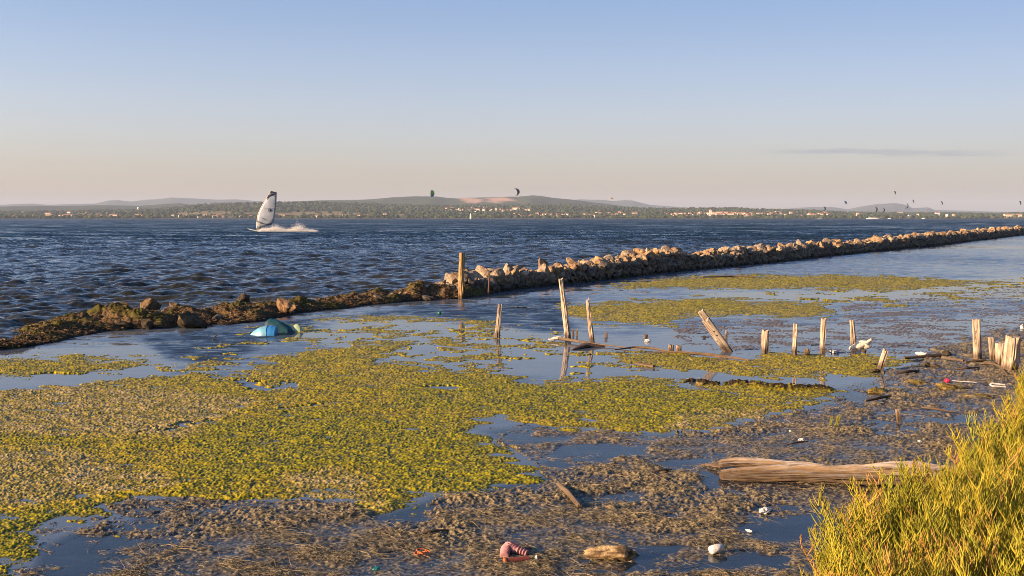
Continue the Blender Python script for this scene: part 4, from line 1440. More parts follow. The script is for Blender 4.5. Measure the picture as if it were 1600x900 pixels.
# ------------------------------------------------------------------ fibres of wrack
def strands(name, P, L, Wd, cols, seed, lift=0.02, mat='strand', flatz=0.35):
    r = np.random.default_rng(seed)
    n = len(P)
    az_ = r.uniform(0, 2 * np.pi, n); bend = r.normal(0, 1.1, n)
    el_ = r.normal(0.05, flatz, n)
    pts = []
    for t in (0, 0.33, 0.66, 1.0):
        a = az_ + bend * t
        pts.append((t, a))
    cur = P.copy(); rows = [cur.copy()]
    for i in range(1, 4):
        a = az_ + bend * (i / 3)
        e = el_ * (1 - i * 0.55)
        cur = cur + np.stack([np.cos(a) * np.cos(e), np.sin(a) * np.cos(e), np.sin(e)], 1) * (L / 3)[:, None]
        rows.append(cur.copy())
    side = np.stack([-np.sin(az_), np.cos(az_), r.uniform(-0.6, 0.6, n)], 1) * (Wd / 2)[:, None]
    up = np.stack([np.zeros(n), np.zeros(n), Wd * 0.5], 1)
    V = []
    for i, c in enumerate(rows):
        k = 1 - 0.25 * i
        V += [c - side * k, c + up * k, c + side * k]
    V = np.stack(V, 1)     # n,12,3
    tri = []
    for i in range(3):
        for j in range(2):
            a = i * 3 + j
            tri.append((a, a + 1, a + 4, a + 3))
        tri.append((i * 3 + 2, i * 3, i * 3 + 3, i * 3 + 5))
    tri = np.array(tri)
    Fc = tri[None] + (np.arange(n) * 12)[:, None, None]
    me = mesh_np(name, V.reshape(-1, 3), Fc.reshape(-1, 4), M[mat], False, {'col': ('FLOAT_COLOR', np.repeat(cols, 12, 0))})
    return link(name, me)


def scatter_mud(n, seed):
    r = np.random.default_rng(seed)
    px = r.uniform(-80, 1700, n * 3); py = HOR + (r.uniform(0, 1, n * 3) ** 0.62) * 600 + 60
    ok = (py > 440) & (py < 1000)
    px, py = px[ok], py[ok]
    x, y = ground_at(px, py)
    z, k = shore(x, y)
    dens = np.clip(k['mm'] * sm(-0.012, 0.02, z) + k['fl'] * 0.15 + k['ridge'] * 2, 0, 1) * (0.12 + 0.88 * sm(-0.15, 0.25, k['streak'] + k['nmid']))
    keep = r.uniform(0, 1, len(x)) < dens
    x, y, z = x[keep][:n], y[keep][:n], z[keep][:n]
    return x, y, z


x, y, z = scatter_mud(95000, 3)
n = len(x)
sc_ = np.clip(np.hypot(x, y) / 9.0, 0.8, 3.0)
tcol = rng.uniform(0, 1, n) ** 1.9
cols = lerp3(np.zeros((n, 3)) + np.array([0.034, 0.030, 0.024]), (0.34, 0.27, 0.155), tcol)
Ln = rng.uniform(0.012, 0.06, n); lg_ = rng.uniform(0, 1, n) < 0.035; Ln[lg_] = rng.uniform(0.10, 0.30, lg_.sum()); cols[lg_] = cols[lg_] * 0.4 + np.array([0.22, 0.17, 0.10]) * 0.9
o = strands('seagrass_litter', np.stack([x, y, z + 0.004], 1), Ln * np.sqrt(sc_), rng.uniform(0.0015, 0.0036, n) * sc_, cols, 5, flatz=0.22)
tag(o, 'straw coloured seagrass fibres littering the mud in the foreground', 'seagrass litter', kind='stuff')

sel = rng.choice(np.where((BZ > 0.02) & (BTt < 1.0))[0], 26000)
n = len(sel)
P = np.stack([BX[sel], BY[sel], BZ[sel]], 1) + rng.normal(0, 0.01, (n, 3))
tcol = rng.uniform(0, 1, n) ** 1.5
cols = lerp3(np.zeros((n, 3)) + np.array([0.05, 0.03, 0.015]), (0.26, 0.17, 0.085), tcol)
o = strands('seaweed_tangle', P, rng.uniform(0.03, 0.09, n), rng.uniform(0.006, 0.014, n), cols, 6, flatz=0.4)
tag(o, 'loose brown seagrass blades tangled over the left bank', 'seaweed', kind='stuff')

# algae tufts standing a little above the mats
def scatter_algae(n, seed):
    r = np.random.default_rng(seed)
    px = r.uniform(-80, 1650, n * 2); py = HOR + (r.uniform(0, 1, n * 2) ** 0.7) * 620 + 60
    x, y = ground_at(px, py)
    z, k = shore(x, y)
    keep = (k['a'] > 0.2) & (z > 0.0015) & (py > 500) & (py < 960)
    idx = np.where(keep)[0][:n]
    return x[idx], y[idx], z[idx], {q: k[q][idx] for q in ('green', 'tan', 'nlo')}


x, y, z, k = scatter_algae(110000, 9)
n = len(x)
g = np.clip(k['green'] * 0.85 + 0.25 + 0.7 * k['nlo'] - k['tan'] * 0.55, 0, 1)
cols = lerp3(np.zeros((n, 3)) + np.array([0.42, 0.315, 0.012]), (0.34, 0.292, 0.002), g)
tn = (rng.uniform(0, 1, n) < 0.12 + 0.45 * k['tan'])
cols[tn] = (0.38, 0.29, 0.17)
cols *= rng.uniform(0.6, 1.15, (n, 1))
sc_ = np.clip(np.hypot(x, y) / 8.0, 0.8, 2.5)
o = strands('algae_tufts', np.stack([x, y, z - 0.002], 1), np.where(rng.uniform(0, 1, n) < 0.02, 3.5, 1.0) * rng.uniform(0.008, 0.022, n) * sc_, rng.uniform(0.0018, 0.0042, n) * sc_, cols, 8, flatz=0.25)
tag(o, 'yellow green algae tufts covering the floating mats', 'algae', kind='stuff')

# ------------------------------------------------------------------ driftwood
def path_g(pts, z=0.02):
    return [G(px, py, 0.0) + Vector((0, 0, zz if zz is not None else z)) for px, py, zz in pts]


def px_r(w_px, py):
    return w_px / F * (CAMH * F / (py - HOR)) / 2


# the big log
lg = path_g([(1128, 749, 0.022), (1165, 750, 0.036), (1250, 752, 0.046), (1340, 755, 0.050), (1440, 757, 0.055), (1520, 759, 0.055)])
logo = empty('driftwood_log', lg[0])
tube_obj('trunk', lg, [px_r(14, 740), px_r(22, 740), px_r(27, 740), px_r(31, 740), px_r(33, 742), px_r(33, 742)], M['drift'], parent=logo, nseg=90, wob=0.34, grain=0.17, seed=41, jag=0.05, rings=190, capround=0.5)
l2 = path_g([(1126, 739, 0.062), (1150, 739, 0.070), (1200, 742, 0.072), (1260, 746, 0.062), (1310, 750, 0.05), (1350, 753, 0.035)])
tube_obj('split_upper_limb', l2, [px_r(11, 735), px_r(14, 735), px_r(14, 735), px_r(14, 738), px_r(12, 740), px_r(7, 740)], M['drift'], parent=logo, nseg=60, wob=0.34, grain=0.2, seed=42, jag=0.04, rings=120, capround=0.55)
tag(logo, 'long bleached driftwood log lying half sunk beside the green bush', 'log')

tube_obj('wet_stick', path_g([(1096, 728, 0.01), (1128, 735, 0.03)]), [px_r(2, 730), px_r(8, 735)], M['darkwood'], 'dark wet stick poking out left of the big log', 'stick', seed=43, grain=0.15)
tube_obj('driftwood_stick', path_g([(872, 763, 0.03), (888, 778, 0.03), (906, 797, 0.02)]), [px_r(6, 765), px_r(9, 778), px_r(8, 797)], M['wood'], 'short orange stick lying across wet mud left of centre log', 'stick', seed=44, jag=0.01)
tube_obj('fallen_branch', path_g([(862, 531, 0.03), (885, 535, 0.04), (930, 541, 0.03), (960, 543, 0.02), (1003, 549, 0.02)]), [px_r(3.5, 532), px_r(5, 535), px_r(3.5, 541), px_r(2.2, 543), px_r(2, 549)], M['wood'], 'pale branch lying on the water at the foot of the tallest stake', 'branch', seed=45)
tube_obj('fallen_branch', path_g([(960, 549, 0.02), (990, 546, 0.03), (1015, 547, 0.03), (1050, 552, 0.02)]), [px_r(1.5, 545), px_r(3, 545), px_r(4.5, 547), px_r(2, 550)], M['drift'], 'grey curved branch right of the dark flat slab', 'branch', seed=46)
tube_obj('driftwood_slab', path_g([(893, 547, 0.0), (915, 542, 0.02), (945, 542, 0.0)]), [px_r(2, 545), px_r(9, 542), px_r(4, 542)], M['darkwood'], 'dark flat slab of wood between the two tall stakes feet', 'driftwood', seed=47, flat=2.2)
tube_obj('fallen_branch', path_g([(1020, 551, 0.01), (1070, 554, 0.03), (1110, 558, 0.03), (1170, 565, 0.02)]), [px_r(1.5, 552), px_r(3, 554), px_r(5, 558), px_r(2, 565)], M['drift'], 'frayed fibrous branch lying below the leaning plank', 'branch', seed=48, grain=0.3)
tube_obj('driftwood_stick', path_g([(993, 570, 0.02), (1022, 575, 0.02)]), [px_r(4, 572), px_r(5, 575)], M['wood'], 'short pale stick at the edge of the lower green mat', 'stick', seed=49)
tube_obj('sunken_log', path_g([(1098, 434.5, 0.03), (1145, 433.5, 0.04), (1180, 434, 0.03)]), [px_r(2, 434), px_r(2.6, 434), px_r(2, 434)], M['drift'], 'thin distant log lying on the farthest green mat', 'log', seed=50)
tube_obj('driftwood_stick', path_g([(1472, 562, 0.03), (1506, 568, 0.03)]), [px_r(4, 562), px_r(4, 568)], M['wood'], 'bare pale stick lying left of the thick upright post', 'stick', seed=51)
tube_obj('driftwood_stick', path_g([(1530, 572, 0.03), (1550, 573, 0.04), (1572, 580, 0.03)]), [px_r(3, 570), px_r(4, 573), px_r(3, 580)], M['wood'], 'bare pale stick pointing at the thickest stump', 'stick', seed=52)
tube_obj('driftwood_stick', path_g([(1508, 569, 0.02), (1540, 567, 0.03)]), [px_r(4, 569), px_r(4, 567)], M['pole'], 'brown stick across the foot of the thick upright post', 'stick', seed=53)
tube_obj('driftwood_stick', path_g([(1413, 562, 0.02), (1470, 559, 0.03)]), [px_r(4, 562), px_r(6, 559)], M['darkwood'], 'dark wet stick among debris left of the brown clod', 'stick', seed=54)
for i_, (p0, p1, w_, mt_, lab) in enumerate([
        ((1440, 571), (1468, 576), 4, 'darkwood', 'short black twig in the weed below the brown clod'),
        ((1490, 580), (1530, 577), 3.5, 'drift', 'grey twig lying just above the pink flower'),
        ((1400, 586), (1436, 582), 5, 'darkwood', 'dark curved stick right of the short leaning stake'),
        ((1352, 630), (1392, 622), 6, 'drift', 'grey bark strip on the mound left of the puddle splinter'),
        ((1440, 640), (1490, 648), 4, 'darkwood', 'dark wet twig near the upper edge of the bush'),
        ((1225, 700), (1262, 694), 3, 'drift', 'thin grey twig on mud above the big log'),
        ((1560, 575), (1574, 588), 3, 'drift', 'thin grey twig leaning on the thickest stump'),
        ((650, 842), (700, 834), 5, 'darkwood', 'long dark twig on the mud above the orange string'),
        ((1010, 745), (1050, 738), 4, 'drift', 'grey twig half sunk left of the big log')]):
    tube_obj('driftwood_stick', path_g([(p0[0], p0[1], 0.02), ((p0[0] + p1[0]) / 2, (p0[1] + p1[1]) / 2 + 1.5, 0.035), (p1[0], p1[1], 0.02)]), [px_r(w_ * 0.6, p0[1]), px_r(w_, p0[1]), px_r(w_ * 0.5, p1[1])], M[mt_], lab, 'stick', seed=200 + i_, nseg=14)
for (a, b_, lab, wpx, sd_, top) in ((1048, 551, 'low broken stump, left half of a pair left of plank', 9, 61, 539), (1060, 552, 'low broken stump, right half of a pair left of plank', 9, 62, 540)):
    post(a, b_, a + 1, top, wpx, lab, jag=0.02, sq=0.8, seed=sd_, name='wooden_stump', cat='stump', group=None)
post(896, 524.5, 895.5, 514, 3.5, 'left of two tiny stubs right of the tallest stake', jag=0.01, seed=63, name='wooden_stump', cat='stump', group=None)
post(901.5, 524.5, 901.5, 514.5, 3.5, 'right of two tiny stubs right of the tallest stake', jag=0.01, seed=64, name='wooden_stump', cat='stump', group=None)
post(947, 527, 947, 519, 5, 'tiny rounded stub in the water right of the knotty stake', jag=0.01, seed=65, name='wooden_stump', cat='stump', group=None)
post(1009, 528, 1009, 523, 7, 'tiny wide stub midway between the knotty stake and plank', jag=0.01, seed=66, name='wooden_stump', cat='stump', group=None)

# brown chunk in the foreground puddle
b = G(961, 874)
v, f = make_rock(771, 3, (1.0, 0.40, 0.27), 16, 0.16)
nz = perlin(v[:, 0] * 11, v[:, 1] * 11 + v[:, 2] * 9, 5); nz2 = perlin(v[:, 0] * 4 + 3, v[:, 2] * 6, 6)
v = v * (1 + 0.07 * nz + 0.10 * nz2)[:, None]
c_ = lerp3(np.zeros((len(v), 3)) + np.array([0.10, 0.06, 0.03]), (0.42, 0.30, 0.15), sm(-0.35, 0.15, nz + nz2))
me = mesh_np('driftwood_chunk', v * (62 / F * b.y), f, M['wrack'], True, {'col': ('FLOAT_COLOR', c_)})
tag(link('driftwood_chunk', me, None, (b.x, b.y, 0.028)), 'pitted tan chunk of wood lying in the foreground puddle', 'driftwood')

# weedy clods
for px, py, w_, lab, sd_ in ((1366, 613, 34, 'mound of dark weed and bark left of the pink flower', 731), (1485, 610, 44, 'dark green brown weed heap below the white straw', 732),
                             (1095, 590 + 12, 20, 'dark weed lump at the left end of the dark ridge', 733),
                             (1432, 600, 30, 'dark flat weed heap right of the mound of bark', 735), (1535, 622, 36, 'dark weed heap touching the upper bush edge', 736), (1455, 574, 22, 'brown weed lump among twigs below the brown clod', 737), (1178, 603, 20, 'yellow topped weed lump on the dark ridge', 734)):
    b = G(px, py); r_ = w_ / F * b.y / 2
    v, f = make_rock(sd_, 3, (1.2, 0.7, 0.35), 12, 0.35)
    nz = perlin(v[:, 0] * 9, v[:, 1] * 9 + v[:, 2] * 7, 3)
    v = v * (1 + 0.25 * nz)[:, None]
    c_ = lerp3(np.zeros((len(v), 3)) + np.array([0.05, 0.035, 0.015]), (0.26, 0.19, 0.05), np.clip(0.5 + nz, 0, 1))
    me = mesh_np('weed_clod', v * r_, f, M['wrack'], True, {'col': ('FLOAT_COLOR', c_)})
    tag(link('weed_clod', me, None, (b.x, b.y, r_ * 0.1)), lab, 'weed clump')

# ------------------------------------------------------------------ rope tangles
ropem = mat_plain('old_rope', (0.66, 0.56, 0.42), 0.9, 0.2, 80)


def coil(name, px, py, wx, wy, hz_, turns, rad, mat, label, cat, seed):
    r = np.random.default_rng(seed)
    b = G(px, py)
    pts = []
    n = turns * 14
    for i in range(n):
        a = i / 14 * 2 * math.pi
        ex = wx * (0.55 + 0.45 * math.sin(i * 0.37 + seed)); ey = wy * (0.6 + 0.4 * math.cos(i * 0.23))
        pts.append(b + Vector((math.cos(a) * ex + (i / n - 0.5) * wx * 0.9, math.sin(a) * ey, 0.01 + hz_ * abs(math.sin(a * 0.5 + i * 0.11)) * (0.4 + 0.6 * i / n))))
    V, f, g_ = tube([tuple(q - b) for q in pts], [rad] * n, nseg=8, rings=n * 3, wob=0.05, grain=0.0, seed=seed)
    me = mesh_np(name, V, f, mat, True)
    return tag(link(name, me, None, b), label, cat)


coil('rope_tangle', 1342, 550, 0.13, 0.07, 0.15, 36, 0.020, ropem, 'pale tangled rope bundle heaped round the slim stake', 'rope', 3)
coil('rope_coil', 870, 533, 0.09, 0.05, 0.06, 9, 0.007, ropem, 'small frayed rope coil on the branch at the tallest stake', 'rope', 5)
whitem = mat_plain('white_plastic', (0.55, 0.53, 0.49), 0.55, 0.3, 45)


def crumple(px, py, w_, h_, mat, label, seed, name='plastic_bag', cat='litter', ay=0.6):
    b = G(px, py); r_ = w_ / F * b.y / 2
    v = ICO3.copy()
    nz = np.abs(perlin(v[:, 0] * 3 + seed, v[:, 1] * 3 + v[:, 2] * 2.2, seed % 30)) * 1.4 + 0.5 * perlin(v[:, 0] * 7, v[:, 1] * 7 + v[:, 2] * 6 + seed, 4)
    v = v * (0.75 + 0.55 * nz)[:, None] * np.array([1, ay, h_])
    me = mesh_np(name, v * r_, ICO3F, mat, True)
    try: me.set_sharp_from_angle(angle=R(25))
    except Exception: pass
    o = link(name, me, None, (b.x, b.y, r_ * h_ * 0.45 + 0.006))
    o.rotation_euler = (0, 0, seed)
    tag(o, label, cat)
    return o


crumple(1304, 551, 20, 0.3, whitem, 'flat scrap of white plastic left of the tangled rope', 11)
crumple(68, 521, 13, 0.7, whitem, 'crumpled translucent bag on the bank at far left', 12)
crumple(1195, 802, 20, 0.5, whitem, 'torn white plastic scrap on mud below the big log', 13)
crumple(838, 879, 9, 1.6, whitem, 'pale rag beside the pink corrugated hose', 14, 'rag')
crumple(1440, 558 - 3, 18, 0.35, whitem, 'white scrap above the dark wet stick', 15)
crumple(1252, 690, 10, 0.6, whitem, 'small white wisp of plastic on mud above the log', 16)
crumple(1235, 676, 8, 0.6, mat_plain('yellowed_plastic', (0.55, 0.58, 0.35), 0.5, 0.1, 20), 'small yellowish scrap up left of the white wisp', 17)
crumple(1170, 832, 14, 0.3, whitem, 'thin white sliver lying on mud right of the foreground puddle', 18, ay=0.25)
crumple(54, 790, 5, 0.7, mat_plain('blue_plastic', (0.02, 0.16, 0.42), 0.4, 0.1, 20), 'tiny bright blue scrap on the left algae mat', 19)
crumple(588, 892, 16, 0.4, mat_plain('teal_plastic', (0.01, 0.22, 0.18), 0.4, 0.1, 20), 'teal plastic scrap at the bottom edge', 20)
crumple(963, 859, 6, 1.0, whitem, 'tiny white scrap resting behind the tan chunk', 21)
crumple(1012, 534, 10, 0.5, whitem, 'white scrap floating right of the knotty stake', 22)
crumple(1597, 514, 9, 0.9, whitem, 'white lump at the right edge above the posts', 23)
crumple(1437, 692, 8, 0.5, whitem, 'pale shell by the upper edge of the bush', 24, 'shell', 'shell')

# orange net string
coil('orange_string', 656, 870, 0.055, 0.035, 0.03, 3, 0.0026, mat_plain('orange_twine', (0.50, 0.12, 0.03), 0.7, 0.1, 20), 'tangled orange string on the mud left of the hose', 'string', 9)

# corrugated hose folded over, and the brown pipe beside it
pink = mat_plain('faded_pink_plastic', (0.34, 0.16, 0.16), 0.7, 0.3, 25)
hs_ = [G(788, 876) + Vector((0, 0, .022)), G(790, 869) + Vector((0, 0, .034)), G(797, 866) + Vector((0, 0, .042)), G(808, 870) + Vector((0, 0, .034)), G(824, 872) + Vector((0, 0, .022))]
tube_obj('corrugated_hose', hs_, [0.019, 0.022, 0.024, 0.021, 0.016], pink, 'folded faded pink corrugated hose lying on the mud', 'hose', nseg=24, rings=220, wob=0.03, grain=0.0, groove=(420, 0.22), seed=81)
pipe = empty('plastic_pipe', G(789, 886))
tube_obj('barrel', [G(789, 884) + Vector((0, 0, .02)), G(826, 880) + Vector((0, 0, .022))], [0.017, 0.015], mat_plain('brown_plastic', (0.20, 0.05, 0.03), 0.5, 0.2, 15), parent=pipe, nseg=20, wob=0.02, grain=0.0, seed=82)
tube_obj('open_rim', [G(787.5, 884.2) + Vector((0, 0, .02)), G(790, 884) + Vector((0, 0, .02))], [0.021, 0.020], mat_plain('orange_plastic', (0.50, 0.12, 0.04), 0.5, 0.2, 15), parent=pipe, nseg=20, wob=0.01, grain=0.0, rings=5)
tag(pipe, 'short brown pipe with orange rim below the pink hose', 'pipe')

# white bottle lying in the puddle
bt = empty('plastic_bottle', G(1116, 866))
bt.rotation_euler = (0, 0, 0.35); bt.scale = (0.85, 0.8, 0.75)
bot = lathe('body', [(0.001, 0), (0.024, 0.002), (0.030, 0.01), (0.031, 0.05), (0.027, 0.075), (0.014, 0.09), (0.012, 0.10)], whitem, 24)
q = link('body', bot, bt, (-0.03, 0, 0.028)); q.rotation_euler = (0, R(80), 0)
cp = lathe('cap', [(0.0145, 0.098), (0.0145, 0.112), (0.001, 0.113)], mat_plain('green_cap', (0.25, 0.30, 0.06), 0.5, 0.1, 10), 16)
q = link('cap', cp, bt, (-0.03, 0, 0.028)); q.rotation_euler = (0, R(80), 0)
tag(bt, 'white plastic bottle lying in the puddle right of the tan chunk', 'bottle')

# upright shard near the bush
post(1405, 660, 1402, 640, 6, 'grey brown splinter standing in a puddle above the log', mat='drift', jag=0.01, seed=91, name='wood_splinter', cat='splinter', group=None)
crumple(1406, 659, 8, 1.1, whitem, 'white lump at the foot of the standing splinter', 26)

# pink flower shaped bit with white straw; white bent strip
fl = empty('toy_flower', G(1480, 600))
pk = mat_plain('hot_pink_plastic', (0.75, 0.02, 0.07), 0.4, 0.05, 20)
vv = ICO2 * (1 + 0.35 * np.sin(np.arctan2(ICO2[:, 1], ICO2[:, 0]) * 5))[:, None] * 0.028 * np.array([1, 1, 0.8])
link('flower_head', mesh_np('flower_head', vv, ICO2F, pk, True), fl, (0, 0, 0.035))
V, f, g_ = tube([(0.03, 0, 0.035), (0.16, -0.02, 0.028), (0.31, -0.03, 0.02)], [0.005] * 3, nseg=8, rings=10, wob=0, grain=0)
link('straw', mesh_np('straw', V, f, whitem, True), fl)
tag(fl, 'bright pink plastic flower on a white straw lying on mud', 'toy')
b = G(1556, 606)
pts = [b + Vector((0.09, 0, 0.03)), b + Vector((-0.04, 0.01, 0.045)), b + Vector((-0.06, 0, 0.03)), b + Vector((-0.04, -0.02, 0.02)), b + Vector((0.09, -0.02, 0.012))]
tube_obj('plastic_loop', pts, [0.009] * 5, whitem, 'bent white plastic loop at the left edge of the upper bush', 'litter', nseg=10, rings=40, wob=0.02, grain=0)

# green ball
b = G(686.5, 491)
me = mesh_np('ball', ICO3 * 0.035, ICO3F, mat_plain('green_glass', (0.01, 0.12, 0.05), 0.25, 0.1, 10), True)
tag(link('float_ball', me, None, (b.x, b.y, 0.02)), 'small dark green float bobbing on ruffled water', 'float')
tube_obj('driftwood_stick', path_g([(332, 533, 0.01), (340, 527, 0.05)], 0.02), [0.008, 0.005], M['wood'], 'thin twig sticking out of the water left of the blue drum', 'stick', seed=95, nseg=8)

# ------------------------------------------------------------------ blue drum and teal tarpaulin
b = G(417, 523)
sc = b.y / F
bluem = mat_plain('sun_bleached_blue_plastic', (0.03, 0.19, 0.45), 0.4, 0.2, 6)
lbm = mat_plain('pale_blue_plastic', (0.14, 0.36, 0.46), 0.4, 0.2, 9)
dr = empty('sunken_drum', b)
# half-sunk drum lying on its side: axis slightly turned, domed pale end to the left
n_, m_ = 28, 14
V = []
for j in range(m_ + 1):
    t_ = j / m_
    xx = (-26 + 27 * t_) * sc
    rr = (17.5 * math.sin(min(1, t_ * 1.05 + 0.02) * math.pi / 2) ** 0.75) * sc
    for i in range(n_):
        a = 2 * math.pi * i / n_
        V.append((xx, math.cos(a) * rr, math.sin(a) * rr - 1 * sc))
V = np.array(V)
a_ = np.arange((m_ + 1) * n_).reshape(m_ + 1, n_); b2 = np.roll(a_, -1, 1)
V = V + (perlin(V[:, 0] * 7, V[:, 2] * 7 + V[:, 1] * 5, 9) * 1.6 * sc)[:, None] * np.array([0.4, 0.6, 1.0])
V[:, 2] *= 0.86
link('domed_end', mesh_np('domed_end', V, np.stack([a_[:-1], b2[:-1], b2[1:], a_[1:]], -1).reshape(-1, 4), lbm, True), dr)
V = []
xs = [1, 1.6, 2.2, 8, 15, 15.5]; rs = [18.3, 18.6, 17.8, 17.6, 16.6, 1.0]
for xx, rr in zip(xs, rs):
    for i in range(n_):
        a = 2 * math.pi * i / n_
        V.append((xx * sc, math.cos(a) * rr * sc, math.sin(a) * rr * sc - 1 * sc))
a_ = np.arange(len(xs) * n_).reshape(len(xs), n_); b2 = np.roll(a_, -1, 1)
V = np.array(V); V[:, 2] *= 0.86; V = V + (perlin(V[:, 0] * 8 + 3, V[:, 2] * 8, 9) * 1.0 * sc)[:, None] * np.array([0.4, 0.6, 1.0])
link('barrel_body', mesh_np('barrel_body', V, np.stack([a_[:-1], b2[:-1], b2[1:], a_[1:]], -1).reshape(-1, 4), bluem, False), dr)
tag(dr, 'half sunk light blue plastic drum in front of the bank', 'drum')

tb = G(440, 519)
sc = tb.y / F
tp = empty('tarpaulin_float', tb)
tealm = mat_plain('dark_teal_plastic', (0.004, 0.045, 0.06), 0.5, 0.6, 14)
palem = mat_plain('pale_green_plastic', (0.34, 0.44, 0.26), 0.55, 0.25, 10)


def hull(prof, depth, mat, name, yo=0.0):
    """closed swelling body: silhouette top profile in px (x, z) with half-depth"""
    prof = np.array(prof, float)
    xs_ = np.linspace(prof[0, 0], prof[-1, 0], 36); zs_ = np.interp(xs_, prof[:, 0], prof[:, 1])
    zs_ = np.convolve(np.pad(zs_, 2, mode='edge'), np.ones(5) / 5, 'valid')
    n2 = 22; V = []
    for xx, zz in zip(xs_, zs_):
        for i in range(n2):
            a = math.pi * (-0.12 + 1.24 * i / (n2 - 1))
            w = 1 + 0.03 * math.sin(xx * 0.25 + a * 4)
            V.append((xx * sc, (math.cos(a) * depth * w * min(1, 0.35 + zz / 14) + yo) * sc, (math.sin(a) * (zz + 3) - 3) * sc * w))
    V = np.array(V); V = V + (perlin(V[:, 0] * 6 + 3, V[:, 2] * 9 + V[:, 1] * 4, 19) * 2.2 * sc + perlin(V[:, 0] * 19, V[:, 2] * 19, 20) * 0.8 * sc)[:, None] * np.array([0.3, 0.6, 1.0])
    return mesh_np(name, V, grid_faces(36, n2), mat, True)


link('body', hull([(-25, 15), (-22, 20), (-17, 22), (-11, 21), (-5, 20), (2, 17), (9, 11), (17, 4), (22, 1)], 10, tealm, 'body', -2), tp)
link('pale_flap', hull([(0, 16), (4, 18), (10, 15), (16, 11), (22, 13), (27, 12), (31, 8), (33, 1), (36, 0)], 8, palem, 'pale_flap', 5), tp)
tag(tp, 'dark teal float with pale green flap half sunk beside the blue drum', 'float')

# ------------------------------------------------------------------ windsurfer
WD = G(405, 361.2).y
sc = WD / F
sailm, nt, bs = new_mat('sail_film')
tcn = nd(nt, 'ShaderNodeTexCoord')
sx = nd(nt, 'ShaderNodeSeparateXYZ'); nt.links.new(tcn.outputs['Object'], sx.inputs[0])
nn_ = nnoise(nt, tcn.outputs['Object'], 1.2, 3)
cc = nramp(nt, nn_.outputs[0], [(0.3, (0.18, 0.22, 0.28)), (0.7, (0.29, 0.33, 0.39))])
nt.links.new(cc, bs.inputs['Base Color']); bs.inputs['Roughness'].default_value = 0.35
bs.inputs['Transmission Weight'].default_value = 0.0
wb = empty('windsurf_board', at_depth(405, 361.2, WD))
O = Vector(wb.location)


def sp(px, py, dy=0.0):
    return at_depth(px, py, WD + dy) - O


def poly_part(name, pts, mat, parent, thick=0.03, bulge=0.0, dy=0.0):
    """thin solid sheet from an outline, subdivided fan with camber"""
    P = [sp(a, b_, dy) for a, b_ in pts]
    c = sum(P, Vector()) / len(P)
    rings = 5; V = []; n = len(P)
    for j in range(rings + 1):
        t_ = j / rings
        for q in P:
            v_ = c.lerp(q, t_); v_ = Vector((v_.x, v_.y - bulge * (1 - t_ * t_), v_.z)); V.append(v_)
    V2 = [v_ + Vector((0, thick, 0)) for v_ in V]
    A = np.arange((rings + 1) * n).reshape(rings + 1, n); B = np.roll(A, -1, 1); off_ = (rings + 1) * n
    f = np.stack([A[:-1], A[1:], B[1:], B[:-1]], -1).reshape(-1, 4)
    f2 = f[:, ::-1] + off_
    rim = np.stack([A[-1], A[-1] + off_, B[-1] + off_, B[-1]], -1)
    return link(name, mesh_np(name, [tuple(q) for q in V + V2], [f, f2, rim], mat, True), parent)


SAIL = [(401.5, 357.5), (400.9, 352), (401.6, 343), (403.5, 334.4), (406, 328), (409.3, 322), (412.3, 316.5), (415.5, 311.3), (419, 305), (423.3, 298), (427, 299.6), (432.4, 300.7),
        (432.2, 310), (431.5, 319.3), (430.8, 327), (429.8, 334.4), (428.4, 343.3), (426.5, 348), (423.5, 350.6), (415, 353.6), (404, 356.8)]
sl = poly_part('sail', SAIL, sailm, wb, 0.02, 0.14)
blk = mat_plain('black_film', (0.02, 0.02, 0.022), 0.4, 0.2, 5)
poly_part('top_panel', [(423.3, 297.8), (427.5, 299.4), (432.6, 300.6), (431.5, 302), (425, 301.6), (421, 302.3)], blk, sl, 0.03, 0.02, -0.099)
poly_part('chevron_stripe', [(419.6, 304.2), (424, 303.2), (430.5, 302.7), (426, 304.4), (421, 305.4), (417.5, 309), (415, 312.5), (414.8, 312)], blk, sl, 0.03, 0.02, -0.117)
poly_part('batten_line', [(426.5, 306), (432.3, 306), (432.3, 306.6), (426.5, 306.6)], blk, sl, 0.02, 0.0, -0.144)
poly_part('batten_line', [(427, 318.2), (431.6, 318.2), (431.6, 318.9), (427, 318.8)], blk, sl, 0.02, 0.0, -0.171)
poly_part('batten_line', [(410, 325.8), (430.8, 323.6), (430.8, 324.0), (410, 326.2)], mat_plain('grey_seam', (0.28, 0.30, 0.34), 0.6, 0.1, 5), sl, 0.02, 0.0, -0.180)
poly_part('lower_seam', [(408, 339.6), (415, 343.6), (415, 344.2), (408, 340.2)], blk, sl, 0.02, 0.0, -0.171)
poly_part('lower_seam', [(421, 347), (427, 340.5), (427.3, 341), (421.4, 347.6)], blk, sl, 0.02, 0.0, -0.162)
cpts = [(420.9 + 2.1 * math.cos(a), 328.2 + 2.2 * math.sin(a)) for a in np.linspace(0, 6.28, 16, endpoint=False)]
em = poly_part('emblem', cpts, blk, sl, 0.03, 0.01, -0.185)
poly_part('emblem_center', [(420.9 + 0.7 * math.cos(a), 328.2 + 0.8 * math.sin(a)) for a in np.linspace(0, 6.28, 10, endpoint=False)], sailm, sl, 0.02, 0.0, -0.207)
